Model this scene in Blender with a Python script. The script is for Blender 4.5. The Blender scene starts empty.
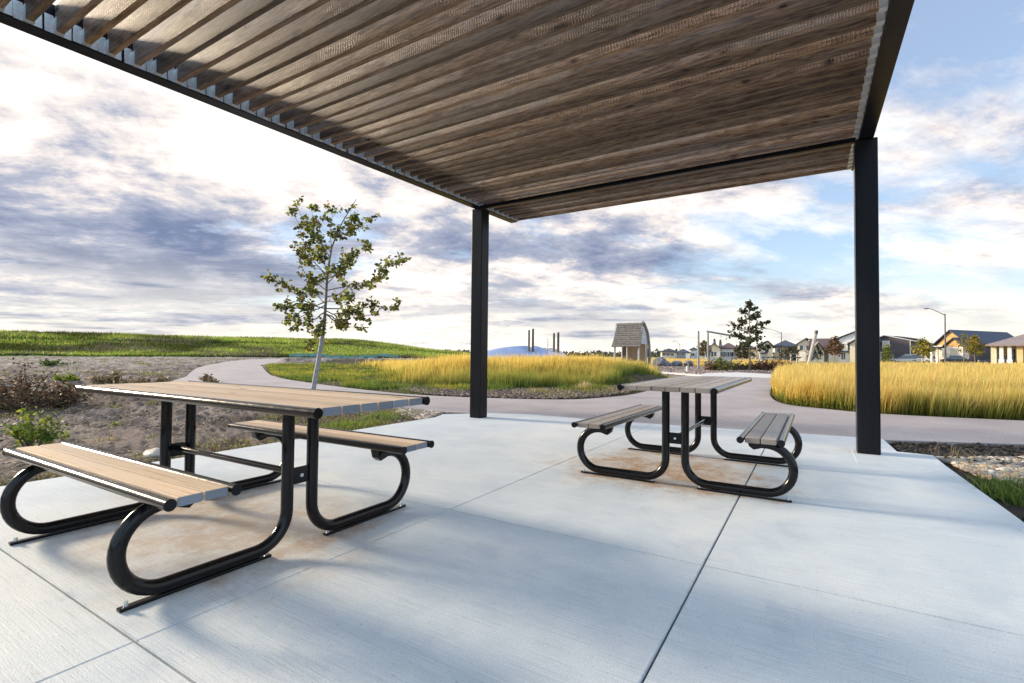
import bpy, bmesh, math, random
import numpy as np
from mathutils import Vector, Matrix, noise
random.seed(7); rng = np.random.default_rng(11)
scene = bpy.context.scene
COL = scene.collection
R = math.radians

# ------------------------------------------------------------------ camera
H = 1.0; F = 492.0
yaw, pit, rol = R(31.442), R(1.485), R(0.536)
fw = Vector((-math.sin(yaw)*math.cos(pit), math.cos(yaw)*math.cos(pit), math.sin(pit)))
rr = Vector((math.cos(yaw), math.sin(yaw), 0)); uu = rr.cross(fw)
RX = rr*math.cos(rol) + uu*math.sin(rol); UX = uu*math.cos(rol) - rr*math.sin(rol)
cd = bpy.data.cameras.new('camera'); cam = bpy.data.objects.new('camera', cd); COL.objects.link(cam)
cd.sensor_width = 36; cd.lens = 36*F/1024; cd.clip_start = .02; cd.clip_end = 9000
M = Matrix((RX, UX, -fw)).transposed().to_4x4(); M.translation = (0, 0, H); cam.matrix_world = M
scene.camera = cam
FH = Vector((-math.sin(yaw), math.cos(yaw), 0))
def W(px, k):                       # ground point k metres ahead in the direction of column px
    return FH*k + rr*(k*(px-512)/F)
def G(px, py, z=0.0):
    d = fw*F + RX*(px-512) - UX*(py-341.5); t = (z-H)/d.z
    return Vector((d.x*t, d.y*t, z))

# ------------------------------------------------------------------ helpers
def tag(o, label=None, cat=None, group=None, kind=None):
    if label: o['label'] = label
    if cat: o['category'] = cat
    if group: o['group'] = group
    if kind: o['kind'] = kind
    return o
def empty(name, loc=(0, 0, 0), rz=0.0, label=None, cat=None, group=None):
    o = bpy.data.objects.new(name, None); COL.objects.link(o)
    o.empty_display_size = .2; o.location = loc; o.rotation_euler = (0, 0, rz)
    return tag(o, label, cat, group)
def copy_tree(o, parent=None):
    c = o.copy(); COL.objects.link(c)
    if parent: c.parent = parent
    for ch in [x for x in o.children]: copy_tree(ch, c)
    return c

class MB:
    def __init__(s): s.v = []; s.f = []; s.sm = []
    def add(s, vs, fs, smooth=False):
        n = len(s.v); s.v += [tuple(v) for v in vs]
        for f in fs: s.f.append(tuple(n+i for i in f)); s.sm.append(smooth)
        return s
    def box(s, c, d, rot=None, b=0.0):
        x, y, z = [a/2 for a in d]
        if b <= 0:
            vs = [Vector((i*x, j*y, k*z)) for i in (-1, 1) for j in (-1, 1) for k in (-1, 1)]
            fs = [(0,1,3,2),(4,6,7,5),(0,4,5,1),(2,3,7,6),(0,2,6,4),(1,5,7,3)]
        else:
            bm = bmesh.new(); bmesh.ops.create_cube(bm, size=1)
            for v in bm.verts: v.co = Vector((v.co.x*2*x, v.co.y*2*y, v.co.z*2*z))
            bmesh.ops.bevel(bm, geom=bm.edges[:], offset=b, segments=2, affect='EDGES', profile=.6)
            bm.verts.index_update()
            vs = [v.co.copy() for v in bm.verts]; fs = [[v.index for v in f.verts] for f in bm.faces]; bm.free()
        if rot is not None: vs = [rot @ v for v in vs]
        c = Vector(c); return s.add([v+c for v in vs], fs)
    def tube(s, pts, r, seg=10, caps=True, smooth=True):
        pts = [Vector(p) for p in pts]; n = len(pts)
        rs = r if isinstance(r, (list, tuple)) else [r]*n
        t = (pts[1]-pts[0]).normalized(); a = t.orthogonal().normalized(); vs = []
        for i, p in enumerate(pts):
            t2 = (pts[min(i+1, n-1)]-pts[max(i-1, 0)]).normalized()
            q = t.rotation_difference(t2); a = q @ a; a = (a - t2*a.dot(t2)).normalized(); t = t2
            b = t.cross(a)
            for j in range(seg):
                an = 2*math.pi*j/seg; vs.append(p+(a*math.cos(an)+b*math.sin(an))*rs[i])
        fs = [(i*seg+j, i*seg+(j+1)%seg, (i+1)*seg+(j+1)%seg, (i+1)*seg+j) for i in range(n-1) for j in range(seg)]
        s.add(vs, fs, smooth)
        if caps:
            s.add(vs[:seg], [tuple(reversed(range(seg)))]); s.add(vs[-seg:], [tuple(range(seg))])
        return s
    def prism(s, poly, z0, z1):      # poly in xy
        n = len(poly)
        vs = [(p[0], p[1], z0) for p in poly]+[(p[0], p[1], z1) for p in poly]
        fs = [tuple(range(n, 2*n)), tuple(reversed(range(n)))]+[(i, (i+1) % n, n+(i+1) % n, n+i) for i in range(n)]
        return s.add(vs, fs)
    def prism_y(s, poly, y0, y1):    # poly in xz, extruded along y
        n = len(poly)
        vs = [(p[0], y0, p[1]) for p in poly]+[(p[0], y1, p[1]) for p in poly]
        fs = [tuple(range(n)), tuple(reversed(range(n, 2*n)))]+[(i, n+i, n+(i+1) % n, (i+1) % n) for i in range(n)]
        return s.add(vs, fs)
    def slab(s, quad, th):           # thick sheet below four or more 3D points
        n = len(quad); q = [Vector(p) for p in quad]; d = Vector((0, 0, -th))
        vs = q+[p+d for p in q]
        fs = [tuple(range(n)), tuple(reversed(range(n, 2*n)))]+[(i, n+i, n+(i+1) % n, (i+1) % n) for i in range(n)]
        return s.add(vs, fs)
    def mesh(s, name):
        m = bpy.data.meshes.new(name); m.from_pydata(s.v, [], s.f); m.update()
        m.polygons.foreach_set('use_smooth', s.sm)
        bm = bmesh.new(); bm.from_mesh(m); bmesh.ops.recalc_face_normals(bm, faces=bm.faces[:]); bm.to_mesh(m); bm.free()
        return m
    def build(s, name, mat, parent=None):
        m = s.mesh(name); m.materials.append(mat)
        o = bpy.data.objects.new(name, m); COL.objects.link(o)
        if parent: o.parent = parent
        return o

# ------------------------------------------------------------------ materials
class NT:
    def __init__(s, name):
        s.m = bpy.data.materials.new(name); s.m.use_nodes = True; s.t = s.m.node_tree
        s.t.nodes.clear(); s.o = s.n('ShaderNodeOutputMaterial')
    def n(s, t, **k):
        nd = s.t.nodes.new(t)
        for a, b in k.items():
            if a.startswith('i_'): nd.inputs[a[2:].replace('_', ' ')].default_value = b
            else: setattr(nd, a, b)
        return nd
    def l(s, a, b): s.t.links.new(a, b)
    def noise(s, vec, scale, detail=4, rough=.55, dist=0.0):
        nd = s.n('ShaderNodeTexNoise'); nd.inputs['Scale'].default_value = scale; nd.inputs['Detail'].default_value = detail
        nd.inputs['Roughness'].default_value = rough; nd.inputs['Distortion'].default_value = dist
        if vec is not None: s.l(vec, nd.inputs['Vector'])
        return nd.outputs['Fac']
    def mapping(s, vec, scale=(1, 1, 1), loc=(0, 0, 0), rot=(0, 0, 0)):
        nd = s.n('ShaderNodeMapping'); nd.inputs['Scale'].default_value = scale; nd.inputs['Location'].default_value = loc
        nd.inputs['Rotation'].default_value = rot
        s.l(vec, nd.inputs['Vector']); return nd.outputs['Vector']
    def ramp(s, fac, stops):
        nd = s.n('ShaderNodeValToRGB'); cr = nd.color_ramp
        while len(cr.elements) < len(stops): cr.elements.new(.5)
        for e, (p, c) in zip(cr.elements, stops):
            e.position = p; e.color = (c, c, c, 1) if isinstance(c, (int, float)) else (*c, 1)
        s.l(fac, nd.inputs['Fac']); return nd.outputs['Color']
    def mix(s, fac, a, b, mode='MIX'):
        nd = s.n('ShaderNodeMix', data_type='RGBA', blend_type=mode)
        for sock, v in ((nd.inputs[0], fac), (nd.inputs[6], a), (nd.inputs[7], b)):
            if hasattr(v, 'node'): s.l(v, sock)
            elif isinstance(v, (int, float)): sock.default_value = v if sock.type == 'VALUE' else (v, v, v, 1)
            else: sock.default_value = (*v, 1)
        return nd.outputs[2]
    def math(s, op, a, b=None, c=None):
        nd = s.n('ShaderNodeMath', operation=op)
        for i, v in enumerate((a, b, c)):
            if v is None: continue
            if hasattr(v, 'node'): s.l(v, nd.inputs[i])
            else: nd.inputs[i].default_value = v
        return nd.outputs[0]
    def pbsdf(s, color, rough=.6, metal=0.0, bump=None, bstr=.3, bdist=.01, spec=.5, transl=None):
        p = s.n('ShaderNodeBsdfPrincipled')
        for k, v in (('Base Color', color), ('Roughness', rough), ('Metallic', metal), ('Specular IOR Level', spec)):
            if hasattr(v, 'node'): s.l(v, p.inputs[k])
            elif k == 'Base Color': p.inputs[k].default_value = (*v, 1)
            else: p.inputs[k].default_value = v
        if bump is not None:
            b = s.n('ShaderNodeBump'); b.inputs['Strength'].default_value = bstr; b.inputs['Distance'].default_value = bdist
            s.l(bump, b.inputs['Height']); s.l(b.outputs[0], p.inputs['Normal'])
        out = p.outputs[0]
        if transl:
            t = s.n('ShaderNodeBsdfTranslucent')
            if hasattr(color, 'node'): s.l(color, t.inputs['Color'])
            else: t.inputs['Color'].default_value = (*color, 1)
            mx = s.n('ShaderNodeMixShader'); mx.inputs[0].default_value = transl
            s.l(out, mx.inputs[1]); s.l(t.outputs[0], mx.inputs[2]); out = mx.outputs[0]
        s.l(out, s.o.inputs['Surface']); return s.m
    def obj(s): return s.n('ShaderNodeTexCoord').outputs['Object']
    def geo(s): return s.n('ShaderNodeNewGeometry').outputs['Position']
    def rnd(s): return s.n('ShaderNodeObjectInfo').outputs['Random']

def plain(name, c, rough=.6, metal=0.0, var=.18, scale=3.0, bump=.15):
    t = NT(name); v = t.geo(); f = t.noise(v, scale, 5)
    c2 = tuple(x*(1-var) for x in c); c3 = tuple(min(1, x*(1+var)) for x in c)
    return t.pbsdf(t.ramp(f, [(.3, c2), (.7, c3)]), rough, metal, bump=t.noise(v, scale*12, 3), bstr=bump, bdist=.01)

def m_concrete():
    t = NT('concrete'); v = t.geo()
    big = t.noise(v, .6, 8, .66, .5); med = t.noise(v, 2.6, 12, .72, .2); fine = t.noise(v, 160, 3)
    c = t.ramp(big, [(.36, (.49, .56, .63)), (.5, (.59, .65, .70)), (.64, (.69, .705, .71))])
    c = t.mix(t.ramp(med, [(.36, .6), (.45, .18), (.54, 0.0)]), c, (.44, .51, .60))
    br = t.noise(t.mapping(v, (1.6, 80, 1)), 2.0, 8, .72)
    c = t.mix(t.ramp(br, [(.32, .6), (.46, .12), (.60, 0.0)]), c, (.30, .32, .34))
    c = t.mix(t.ramp(br, [(.55, 0.0), (.70, .5)]), c, (.80, .80, .79))
    sp = t.noise(v, 48, 6, .75)
    c = t.mix(t.ramp(sp, [(.60, 0.0), (.66, .5)]), c, (.25, .245, .24))
    c = t.mix(t.ramp(fine, [(.38, .35), (.5, 0.0)]), c, (.35, .36, .37))
    vo = t.n('ShaderNodeTexVoronoi'); vo.inputs['Scale'].default_value = 14; t.l(v, vo.inputs['Vector'])
    c = t.mix(t.ramp(vo.outputs['Distance'], [(.02, .7), (.05, 0.0)]), c, (.22, .21, .2))
    # hairline wear and scuffs
    wv = t.n('ShaderNodeTexVoronoi', feature='DISTANCE_TO_EDGE'); wv.inputs['Scale'].default_value = .9
    nv = t.n('ShaderNodeTexNoise'); nv.inputs['Scale'].default_value = 2.5; nv.inputs['Detail'].default_value = 8; t.l(v, nv.inputs['Vector'])
    na_ = t.n('ShaderNodeVectorMath', operation='MULTIPLY_ADD'); t.l(nv.outputs['Color'], na_.inputs[0]); na_.inputs[1].default_value = (.5, .5, 0); t.l(v, na_.inputs[2]); t.l(na_.outputs[0], wv.inputs['Vector'])
    c = t.mix(t.mix(1, t.ramp(wv.outputs['Distance'], [(.0, .0), (.012, 0.0)]), t.ramp(t.noise(v, 1.1, 3), [(.5, 0.0), (.6, 1.0)]), 'MULTIPLY'), c, (.33, .34, .35))
    # rust stains, at fixed spots under the tables
    for (x, y, rx, ry, amt) in ((-2.9, 1.6, 1.1, .75, .62), (-1.1, 4.4, 1.05, .85, 1.0), (-2.25, 1.7, .12, .8, .6), (-3.5, 1.6, .12, .8, .5), (-.9, 3.93, .9, .13, .75), (-.9, 5.12, .9, .12, .6)):
        mp = t.mapping(v, (1/rx, 1/ry, 0), (-x/rx, -y/ry, 0))
        d = t.n('ShaderNodeVectorMath', operation='LENGTH'); t.l(mp, d.inputs[0])
        dd = t.math('ADD', d.outputs['Value'], t.math('MULTIPLY', t.math('SUBTRACT', t.noise(v, 2.8, 10, .78), .5), 2.6))
        k = t.ramp(dd, [(.35, amt), (1.15, 0.0)])
        c = t.mix(t.mix(1, k, t.ramp(t.noise(v, 7, 10, .8), [(.38, .25), (.56, 1.0)]), 'MULTIPLY'), c, (.36, .23, .13))
    h = t.mix(.5, br, fine)
    return t.pbsdf(c, t.ramp(med, [(.3, .58), (.7, .8)]), bump=h, bstr=.6, bdist=.005)

def m_asphalt(name='path_asphalt', c0=(.29, .255, .265), c1=(.43, .39, .40)):
    t = NT(name); v = t.geo()
    c = t.ramp(t.noise(v, .7, 6, .6), [(.3, c0), (.7, c1)])
    c = t.mix(t.ramp(t.noise(v, 55, 2), [(.35, .5), (.6, 0.0)]), c, tuple(x*.55 for x in c0))
    c = t.mix(t.ramp(t.noise(v, 90, 2), [(.6, 0.0), (.75, .5)]), c, (.62, .58, .56))
    st = t.noise(t.mapping(v, (.6, 5, 1), rot=(0, 0, -.2)), 1.5, 5, .65)
    c = t.mix(t.ramp(st, [(.55, 0.0), (.75, .35)]), c, tuple(x*.6 for x in c0))
    return t.pbsdf(c, .85, bump=t.noise(v, 120, 3), bstr=.6, bdist=.006)

def m_wood(name, light, dark, grey, axis=0, gscale=1.0, knots=True, end_shade=(.17, .20, .24)):
    """planed plank: grain runs along object axis 0"""
    t = NT(name); v = t.obj(); r = t.rnd()
    off = t.n('ShaderNodeCombineXYZ'); t.l(t.math('MULTIPLY', r, 37.0), off.inputs[0]); t.l(t.math('MULTIPLY', r, 11.0), off.inputs[1])
    a = t.n('ShaderNodeVectorMath', operation='ADD'); t.l(v, a.inputs[0]); t.l(off.outputs[0], a.inputs[1]); v = a.outputs[0]
    g = t.noise(t.mapping(v, (1.8*gscale, 60*gscale, 60*gscale)), 1.5, 10, .74, .3)
    b = t.noise(t.mapping(v, (.8, 5, 5)), 1.1, 4)
    c = t.ramp(g, [(.33, dark), (.45, light), (.66, tuple(min(1, x*1.12) for x in light))])
    c = t.mix(t.ramp(b, [(.35, .0), (.68, .7)]), c, grey)
    if knots:
        vo = t.n('ShaderNodeTexVoronoi'); vo.inputs['Scale'].default_value = 1.0; t.l(t.mapping(v, (2.3, 7, 7)), vo.inputs['Vector'])
        c = t.mix(t.ramp(vo.outputs['Distance'], [(.06, .75), (.13, 0.0)]), c, tuple(x*.45 for x in dark))
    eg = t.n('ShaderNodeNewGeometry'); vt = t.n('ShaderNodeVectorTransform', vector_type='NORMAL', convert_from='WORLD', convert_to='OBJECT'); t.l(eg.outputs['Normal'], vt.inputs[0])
    sxx = t.n('ShaderNodeSeparateXYZ'); t.l(vt.outputs[0], sxx.inputs[0]); c = t.mix(t.ramp(t.math('ABSOLUTE', sxx.outputs[0]), [(.8, 0.0), (.92, 1.0)]), c, end_shade)  # plank ends mixed darker: their shade is painted into the colour
    hs = t.n('ShaderNodeHueSaturation'); t.l(c, hs.inputs['Color']); t.l(t.math('MULTIPLY_ADD', r, .35, .82), hs.inputs['Value'])
    return t.pbsdf(hs.outputs[0], .62, bump=g, bstr=.35, bdist=.003, spec=.35)

def m_slat():
    t = NT('weathered_slat_wood'); v = t.obj(); r = t.rnd()
    off = t.n('ShaderNodeCombineXYZ'); t.l(t.math('MULTIPLY', r, 53.0), off.inputs[0]); t.l(t.math('MULTIPLY', r, 17.0), off.inputs[1])
    a = t.n('ShaderNodeVectorMath', operation='ADD'); t.l(v, a.inputs[0]); t.l(off.outputs[0], a.inputs[1]); v = a.outputs[0]
    r2 = t.math('FRACT', t.math('MULTIPLY', r, 7.31)); r3 = t.math('FRACT', t.math('MULTIPLY', r, 23.7))
    g = t.noise(t.mapping(v, (3.2, 34, 34)), 1.7, 12, .78, .35)
    b = t.noise(t.mapping(v, (.8, 5, 6)), 1.6, 8, .7, .5)
    c = t.ramp(g, [(.36, (.028, .016, .011)), (.45, (.15, .085, .052)), (.53, (.36, .24, .165)), (.68, (.56, .42, .33))])
    c = t.mix(t.math('MULTIPLY', t.ramp(b, [(.42, .1), (.56, .8)]), t.ramp(r2, [(.25, .15), (.8, 1.0)])), c, t.ramp(g, [(.38, (.16, .14, .14)), (.6, (.47, .42, .42))]))
    c = t.mix(t.ramp(b, [(.33, .75), (.44, 0.0)]), c, (.055, .033, .024))
    # saw marks across the board, only where the blade chattered
    sx = t.n('ShaderNodeSeparateXYZ'); t.l(v, sx.inputs[0])
    wv = t.math('SINE', t.math('ADD', t.math('MULTIPLY', sx.outputs[0], t.math('MULTIPLY_ADD', r2, 160.0, 210.0)), t.math('MULTIPLY', t.noise(t.mapping(v, (2, 5, 5)), 2.5, 5, .7), 15.0)))
    patch = t.ramp(t.math('ADD', t.noise(t.mapping(v, (.9, 3, 3)), 1.3, 5, .65), t.math('MULTIPLY', t.math('SUBTRACT', r3, .5), .38)), [(.50, 0.0), (.58, 1.0)])
    saw = t.mix(1, t.ramp(wv, [(.55, 0.0), (.97, .75)]), patch, 'MULTIPLY')
    c = t.mix(saw, c, (.06, .04, .035))
    # knots: oval, unevenly spread, with a smeared halo
    kv = t.mapping(v, (3.4, 8.5, 8)); nd = t.n('ShaderNodeTexNoise'); nd.inputs['Scale'].default_value = 3.0; nd.inputs['Detail'].default_value = 4; t.l(kv, nd.inputs['Vector'])
    ka = t.n('ShaderNodeVectorMath', operation='MULTIPLY_ADD'); t.l(nd.outputs['Color'], ka.inputs[0]); ka.inputs[1].default_value = (.45, .45, .45); t.l(kv, ka.inputs[2])
    vo = t.n('ShaderNodeTexVoronoi'); vo.inputs['Scale'].default_value = 1.0; t.l(ka.outputs[0], vo.inputs['Vector'])
    sepc = t.n('ShaderNodeSeparateXYZ'); t.l(vo.outputs['Color'], sepc.inputs[0])
    some = t.ramp(sepc.outputs[0], [(.50, 0.0), (.56, 1.0)])
    c = t.mix(t.mix(1, t.ramp(vo.outputs['Distance'], [(.10, .9), (.27, 0.0)]), some, 'MULTIPLY'), c, (.10, .055, .035))
    c = t.mix(t.mix(1, t.ramp(vo.outputs['Distance'], [(.105, 1.0), (.135, 0.0)]), some, 'MULTIPLY'), c, (.022, .013, .010))
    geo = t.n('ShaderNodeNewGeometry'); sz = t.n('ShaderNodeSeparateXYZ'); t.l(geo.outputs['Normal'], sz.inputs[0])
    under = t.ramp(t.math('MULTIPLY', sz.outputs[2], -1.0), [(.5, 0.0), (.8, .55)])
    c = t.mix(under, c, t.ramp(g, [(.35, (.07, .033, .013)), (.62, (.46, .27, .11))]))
    hs = t.n('ShaderNodeHueSaturation'); t.l(c, hs.inputs['Color']); t.l(t.math('MULTIPLY_ADD', r3, .80, .15), hs.inputs['Value']); hs.inputs['Saturation'].default_value = 1.1
    h = t.mix(.5, g, saw)
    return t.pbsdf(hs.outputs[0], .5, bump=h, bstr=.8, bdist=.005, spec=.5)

def m_attr(name, rough=.7, transl=None, bump=None, noise_var=None, spec=.3):
    t = NT(name); at = t.n('ShaderNodeAttribute'); at.attribute_name = 'tint'; c = at.outputs['Color']
    if noise_var:
        v = t.geo(); f = t.noise(v, noise_var[0], 12, .78)
        c = t.mix(1, c, t.ramp(f, [(.28, noise_var[1]), (.72, noise_var[2])]), 'MULTIPLY')
    b = t.noise(t.geo(), bump, 8, .75) if bump else None
    return t.pbsdf(c, rough, bump=b, bstr=1.0, bdist=.06, transl=transl, spec=spec)

def m_metal_black():
    t = NT('black_powder_coat'); v = t.obj()
    c = t.ramp(t.noise(v, 9, 5, .7), [(.35, (.004, .004, .005)), (.75, (.007, .0065, .0065))])
    return t.pbsdf(c, t.ramp(t.noise(v, 30, 4), [(.3, .15), (.75, .24)]), 0.0, bump=t.noise(v, 25, 2), bstr=.04, bdist=.002, spec=.3)
def m_post():
    t = NT('dark_steel_post'); v = t.obj()
    c = t.ramp(t.noise(t.mapping(v, (3, 3, .5)), 1.5, 5, .6), [(.35, (.006, .008, .012)), (.7, (.016, .015, .017))])
    return t.pbsdf(c, .3, .0, bump=t.noise(v, 90, 3), bstr=.12, bdist=.002, spec=.12)
def m_galv():
    t = NT('galvanised_steel'); v = t.obj()
    vo = t.n('ShaderNodeTexVoronoi'); vo.inputs['Scale'].default_value = 60; t.l(v, vo.inputs['Vector'])
    c = t.mix(t.noise(v, 20, 3), (.52, .56, .60), (.75, .78, .82)); c = t.mix(.25, c, vo.outputs['Color'], 'SOFT_LIGHT')
    return t.pbsdf(c, .38, .75, spec=.5)
def m_glass(name='window_glass', c=(.03, .045, .07)):
    t = NT(name); return t.pbsdf(c, .08, 0.0, spec=.9)

MAT = dict(
    concrete=m_concrete(), asphalt=m_asphalt(), plaza=m_asphalt('pale_concrete', (.55, .54, .54), (.68, .66, .65)),
    joint=plain('joint_dirt', (.03, .026, .024), .95, scale=20),
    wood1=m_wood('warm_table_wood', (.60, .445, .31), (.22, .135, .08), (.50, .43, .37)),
    wood2=m_wood('grey_table_wood', (.37, .33, .30), (.21, .175, .15), (.34, .335, .35), end_shade=(.26, .22, .19)),
    slat=m_slat(), black=m_metal_black(), post=m_post(), galv=m_galv(),
    glass=m_glass(), white=plain('white_paint', (.72, .71, .69), .5), cream=plain('cream_siding', (.62, .55, .42), .7, var=.07, scale=1),
    yellow=plain('ochre_siding', (.60, .45, .22), .7, var=.08, scale=1), orange=plain('cedar_gable', (.58, .33, .12), .7),
    plum=plain('plum_siding', (.085, .07, .085), .7, var=.12, scale=1), navy=plain('slate_siding', (.16, .18, .23), .7, var=.1),
    roof_dark=plain('dark_shingles', (.045, .045, .06), .85, var=.35, scale=4), roof_navy=plain('navy_shingles', (.05, .065, .10), .85, var=.3, scale=4),
    roof_mauve=plain('mauve_shingles', (.24, .19, .19), .85, var=.25, scale=4), roof_brown=plain('brown_shingles', (.11, .075, .075), .85, var=.3, scale=4),
    trim=plain('grey_trim', (.45, .46, .48), .6), bark=plain('bark', (.16, .12, .09), .9, scale=30, var=.4, bump=.6),
    guard=plain('trunk_guard', (.30, .295, .32), .6, scale=14, var=.25), hutwood=plain('silvered_cedar', (.21, .185, .17), .8, scale=6, var=.35, bump=.5),
    hutlight=plain('peeled_log', (.42, .39, .36), .7, scale=8, var=.2), darklog=plain('dark_log', (.10, .085, .075), .8, scale=9, var=.3),
    rock=plain('boulder', (.15, .155, .17), .85, scale=3, var=.4, bump=.8), blue=plain('blue_rubber', (.24, .31, .50), .6, scale=.8, var=.3),
    lilac=plain('pale_rubber', (.5, .48, .56), .7, scale=1, var=.15), tealc=plain('silt_fabric', (.12, .27, .23), .6, scale=1.5, var=.3),
    tyre=plain('tyre_rubber', (.02, .02, .02), .85), rim=plain('wheel_rim', (.45, .45, .47), .35, .8),
    carw=plain('car_white', (.7, .71, .72), .25, var=.02), carb=plain('car_black', (.02, .022, .03), .22, var=.05), cars=plain('car_silver', (.38, .42, .48), .28, .4, var=.03), card=plain('car_navy', (.03, .045, .09), .22, var=.05),
    lampm=plain('lamp_metal', (.10, .10, .105), .5, .6), pole_grey=plain('pole_grey', (.28, .27, .27), .6, scale=6),
    soil=plain('dark_soil', (.05, .042, .038), .95, scale=18, var=.5, bump=.9),
    pebble=m_attr('pebbles', .75), grass=m_attr('grass_blades', .65, transl=.5), leaf=m_attr('leaves', .55, transl=.35), ground=m_attr('ground_earth', .95, bump=26, noise_var=(3.2, .38, 1.5), spec=.15),
    winlight=plain('pale_blind', (.55, .52, .45), .5), lens=plain('lamp_lens', (.6, .6, .6), .2), redl=plain('tail_lens', (.35, .02, .02), .25))

def setcol(mesh, cols):
    a = mesh.attributes.new('tint', 'FLOAT_COLOR', 'POINT')
    c = np.ones((len(mesh.vertices), 4), np.float32); c[:, :3] = cols; a.data.foreach_set('color', c.ravel())

def np_mesh(name, V, Fs, cols, mat, parent=None, smooth=False):
    """V (n,3); Fs list of (m,k) index arrays"""
    m = bpy.data.meshes.new(name); m.vertices.add(len(V)); m.vertices.foreach_set('co', V.astype(np.float32).ravel())
    tot = sum(f.size for f in Fs); m.loops.add(tot); m.loops.foreach_set('vertex_index', np.concatenate([f.ravel() for f in Fs]).astype(np.int32))
    st = []; o = 0
    for f in Fs: st.append(o+np.arange(len(f))*f.shape[1]); o += f.size
    st = np.concatenate(st); m.polygons.add(len(st)); m.polygons.foreach_set('loop_start', st.astype(np.int32))
    m.update(calc_edges=True); m.validate()
    if smooth: m.polygons.foreach_set('use_smooth', [True]*len(m.polygons))
    setcol(m, cols); m.materials.append(mat)
    ob = bpy.data.objects.new(name, m); COL.objects.link(ob)
    if parent: ob.parent = parent
    return ob

def inpoly(x, y, poly):
    x = np.asarray(x); y = np.asarray(y); c = np.zeros(x.shape, bool); n = len(poly)
    for i in range(n):
        x1, y1 = poly[i][:2]; x2, y2 = poly[(i+1) % n][:2]
        if y1 == y2: continue
        k = ((y1 > y) != (y2 > y)) & (x < (x2-x1)*(y-y1)/(y2-y1)+x1); c ^= k
    return c
def ss(a, b, x): t = np.clip((x-a)/(b-a), 0, 1); return t*t*(3-2*t)

# cheap smooth value noise in numpy
def vnoise(x, y, seed=0):
    xi = np.floor(x); yi = np.floor(y); fx = x-xi; fy = y-yi; fx = fx*fx*(3-2*fx); fy = fy*fy*(3-2*fy)
    def h(a, b):
        n = np.sin(a*127.1+b*311.7+seed*74.7)*43758.5453; return n-np.floor(n)
    return (h(xi, yi)*(1-fx)+h(xi+1, yi)*fx)*(1-fy)+(h(xi, yi+1)*(1-fx)+h(xi+1, yi+1)*fx)*fy
def fbm(x, y, s, o=4, seed=0):
    r = 0; a = .5; t = 0
    for i in range(o): r = r+a*vnoise(x*s, y*s, seed+i); t += a; a *= .55; s *= 2.03
    return r/t

# ------------------------------------------------------------------ world, sun, sky
SUN_EL, SUN_DIR = 17.0, Vector((-1.0, -.16, 0)).normalized()
world = bpy.data.worlds.new('World'); scene.world = world; world.use_nodes = True
wt = NT.__new__(NT); wt.m = None; wt.t = world.node_tree; wt.t.nodes.clear()
wo = wt.n('ShaderNodeOutputWorld')
sky = wt.n('ShaderNodeTexSky', sky_type='NISHITA'); sky.sun_disc = False
sky.sun_elevation = R(SUN_EL); sky.sun_rotation = math.atan2(SUN_DIR.x, SUN_DIR.y)
sky.air_density = 1.1; sky.dust_density = .6; sky.ozone_density = 1.6
tc = wt.n('ShaderNodeTexCoord').outputs['Generated']
sp = wt.n('ShaderNodeSeparateXYZ'); wt.l(tc, sp.inputs[0]); X_, Y_, Z_ = sp.outputs
zz = wt.math('ADD', wt.math('MAXIMUM', Z_, 0.0), .20)
cb = wt.n('ShaderNodeCombineXYZ'); wt.l(wt.math('DIVIDE', X_, zz), cb.inputs[0]); wt.l(wt.math('DIVIDE', Y_, zz), cb.inputs[1])
pl = wt.mapping(wt.mapping(cb.outputs[0], rot=(0, 0, -yaw-.25)), (.62, 1.15, 1))
def lobe(px, py, inner, outer):       # 1 inside a cone round a direction, fading out
    d = (fw*F + RX*(px-512) - UX*(py-341.5)).normalized()
    vm = wt.n('ShaderNodeVectorMath', operation='DOT_PRODUCT'); wt.l(tc, vm.inputs[0]); vm.inputs[1].default_value = d
    mr = wt.n('ShaderNodeMapRange', interpolation_type='SMOOTHSTEP'); wt.l(vm.outputs['Value'], mr.inputs[0])
    mr.inputs[1].default_value = math.cos(R(outer)); mr.inputs[2].default_value = math.cos(R(inner)); return mr.outputs[0]
n1 = wt.noise(wt.mapping(pl, (1.0, 1.0, 1), (3.1, 1.7, 0)), 1.5, 11, .62, .2)
n2 = wt.noise(wt.mapping(pl, (1.0, 1.0, 1), (8.3, 4.2, 2)), 1.15, 11, .64, .25)
n3 = wt.noise(wt.mapping(pl, (1.4, .8, 1), (1.3, 9.2, 5)), 3.4, 10, .68, .2)
right = lobe(1040, 150, 8, 42); bank = lobe(90, 215, 3, 15); bank2 = lobe(250, 262, 2, 13); mid = lobe(600, 265, 3, 26); glow = lobe(110, 85, 2, 24)
cov = wt.math('ADD', n1, wt.math('ADD', wt.math('MULTIPLY', right, -.115), wt.math('MULTIPLY_ADD', glow, .07, .13)))
mask = wt.ramp(cov, [(.44, 0.0), (.60, 1.0)])
bel = wt.math('ADD', wt.math('MULTIPLY_ADD', n3, .42, wt.math('MULTIPLY', n2, .62)), wt.math('MULTIPLY', bank, .12))
bel = wt.math('ADD', bel, wt.math('MULTIPLY', bank2, .08))
bel = wt.math('ADD', bel, wt.math('MULTIPLY', mid, .035))
bel = wt.math('SUBTRACT', bel, wt.math('MULTIPLY', right, .035))
bel = wt.math('SUBTRACT', bel, wt.math('MULTIPLY', glow, .115))
ccol = wt.ramp(bel, [(.455, (1.0, .95, .88)), (.515, (.74, .68, .66)), (.565, (.38, .405, .50)), (.65, (.18, .225, .35)), (.80, (.11, .14, .24))])
hz = wt.ramp(Z_, [(.0, .85), (.045, .62), (.17, 0.0)])
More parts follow.
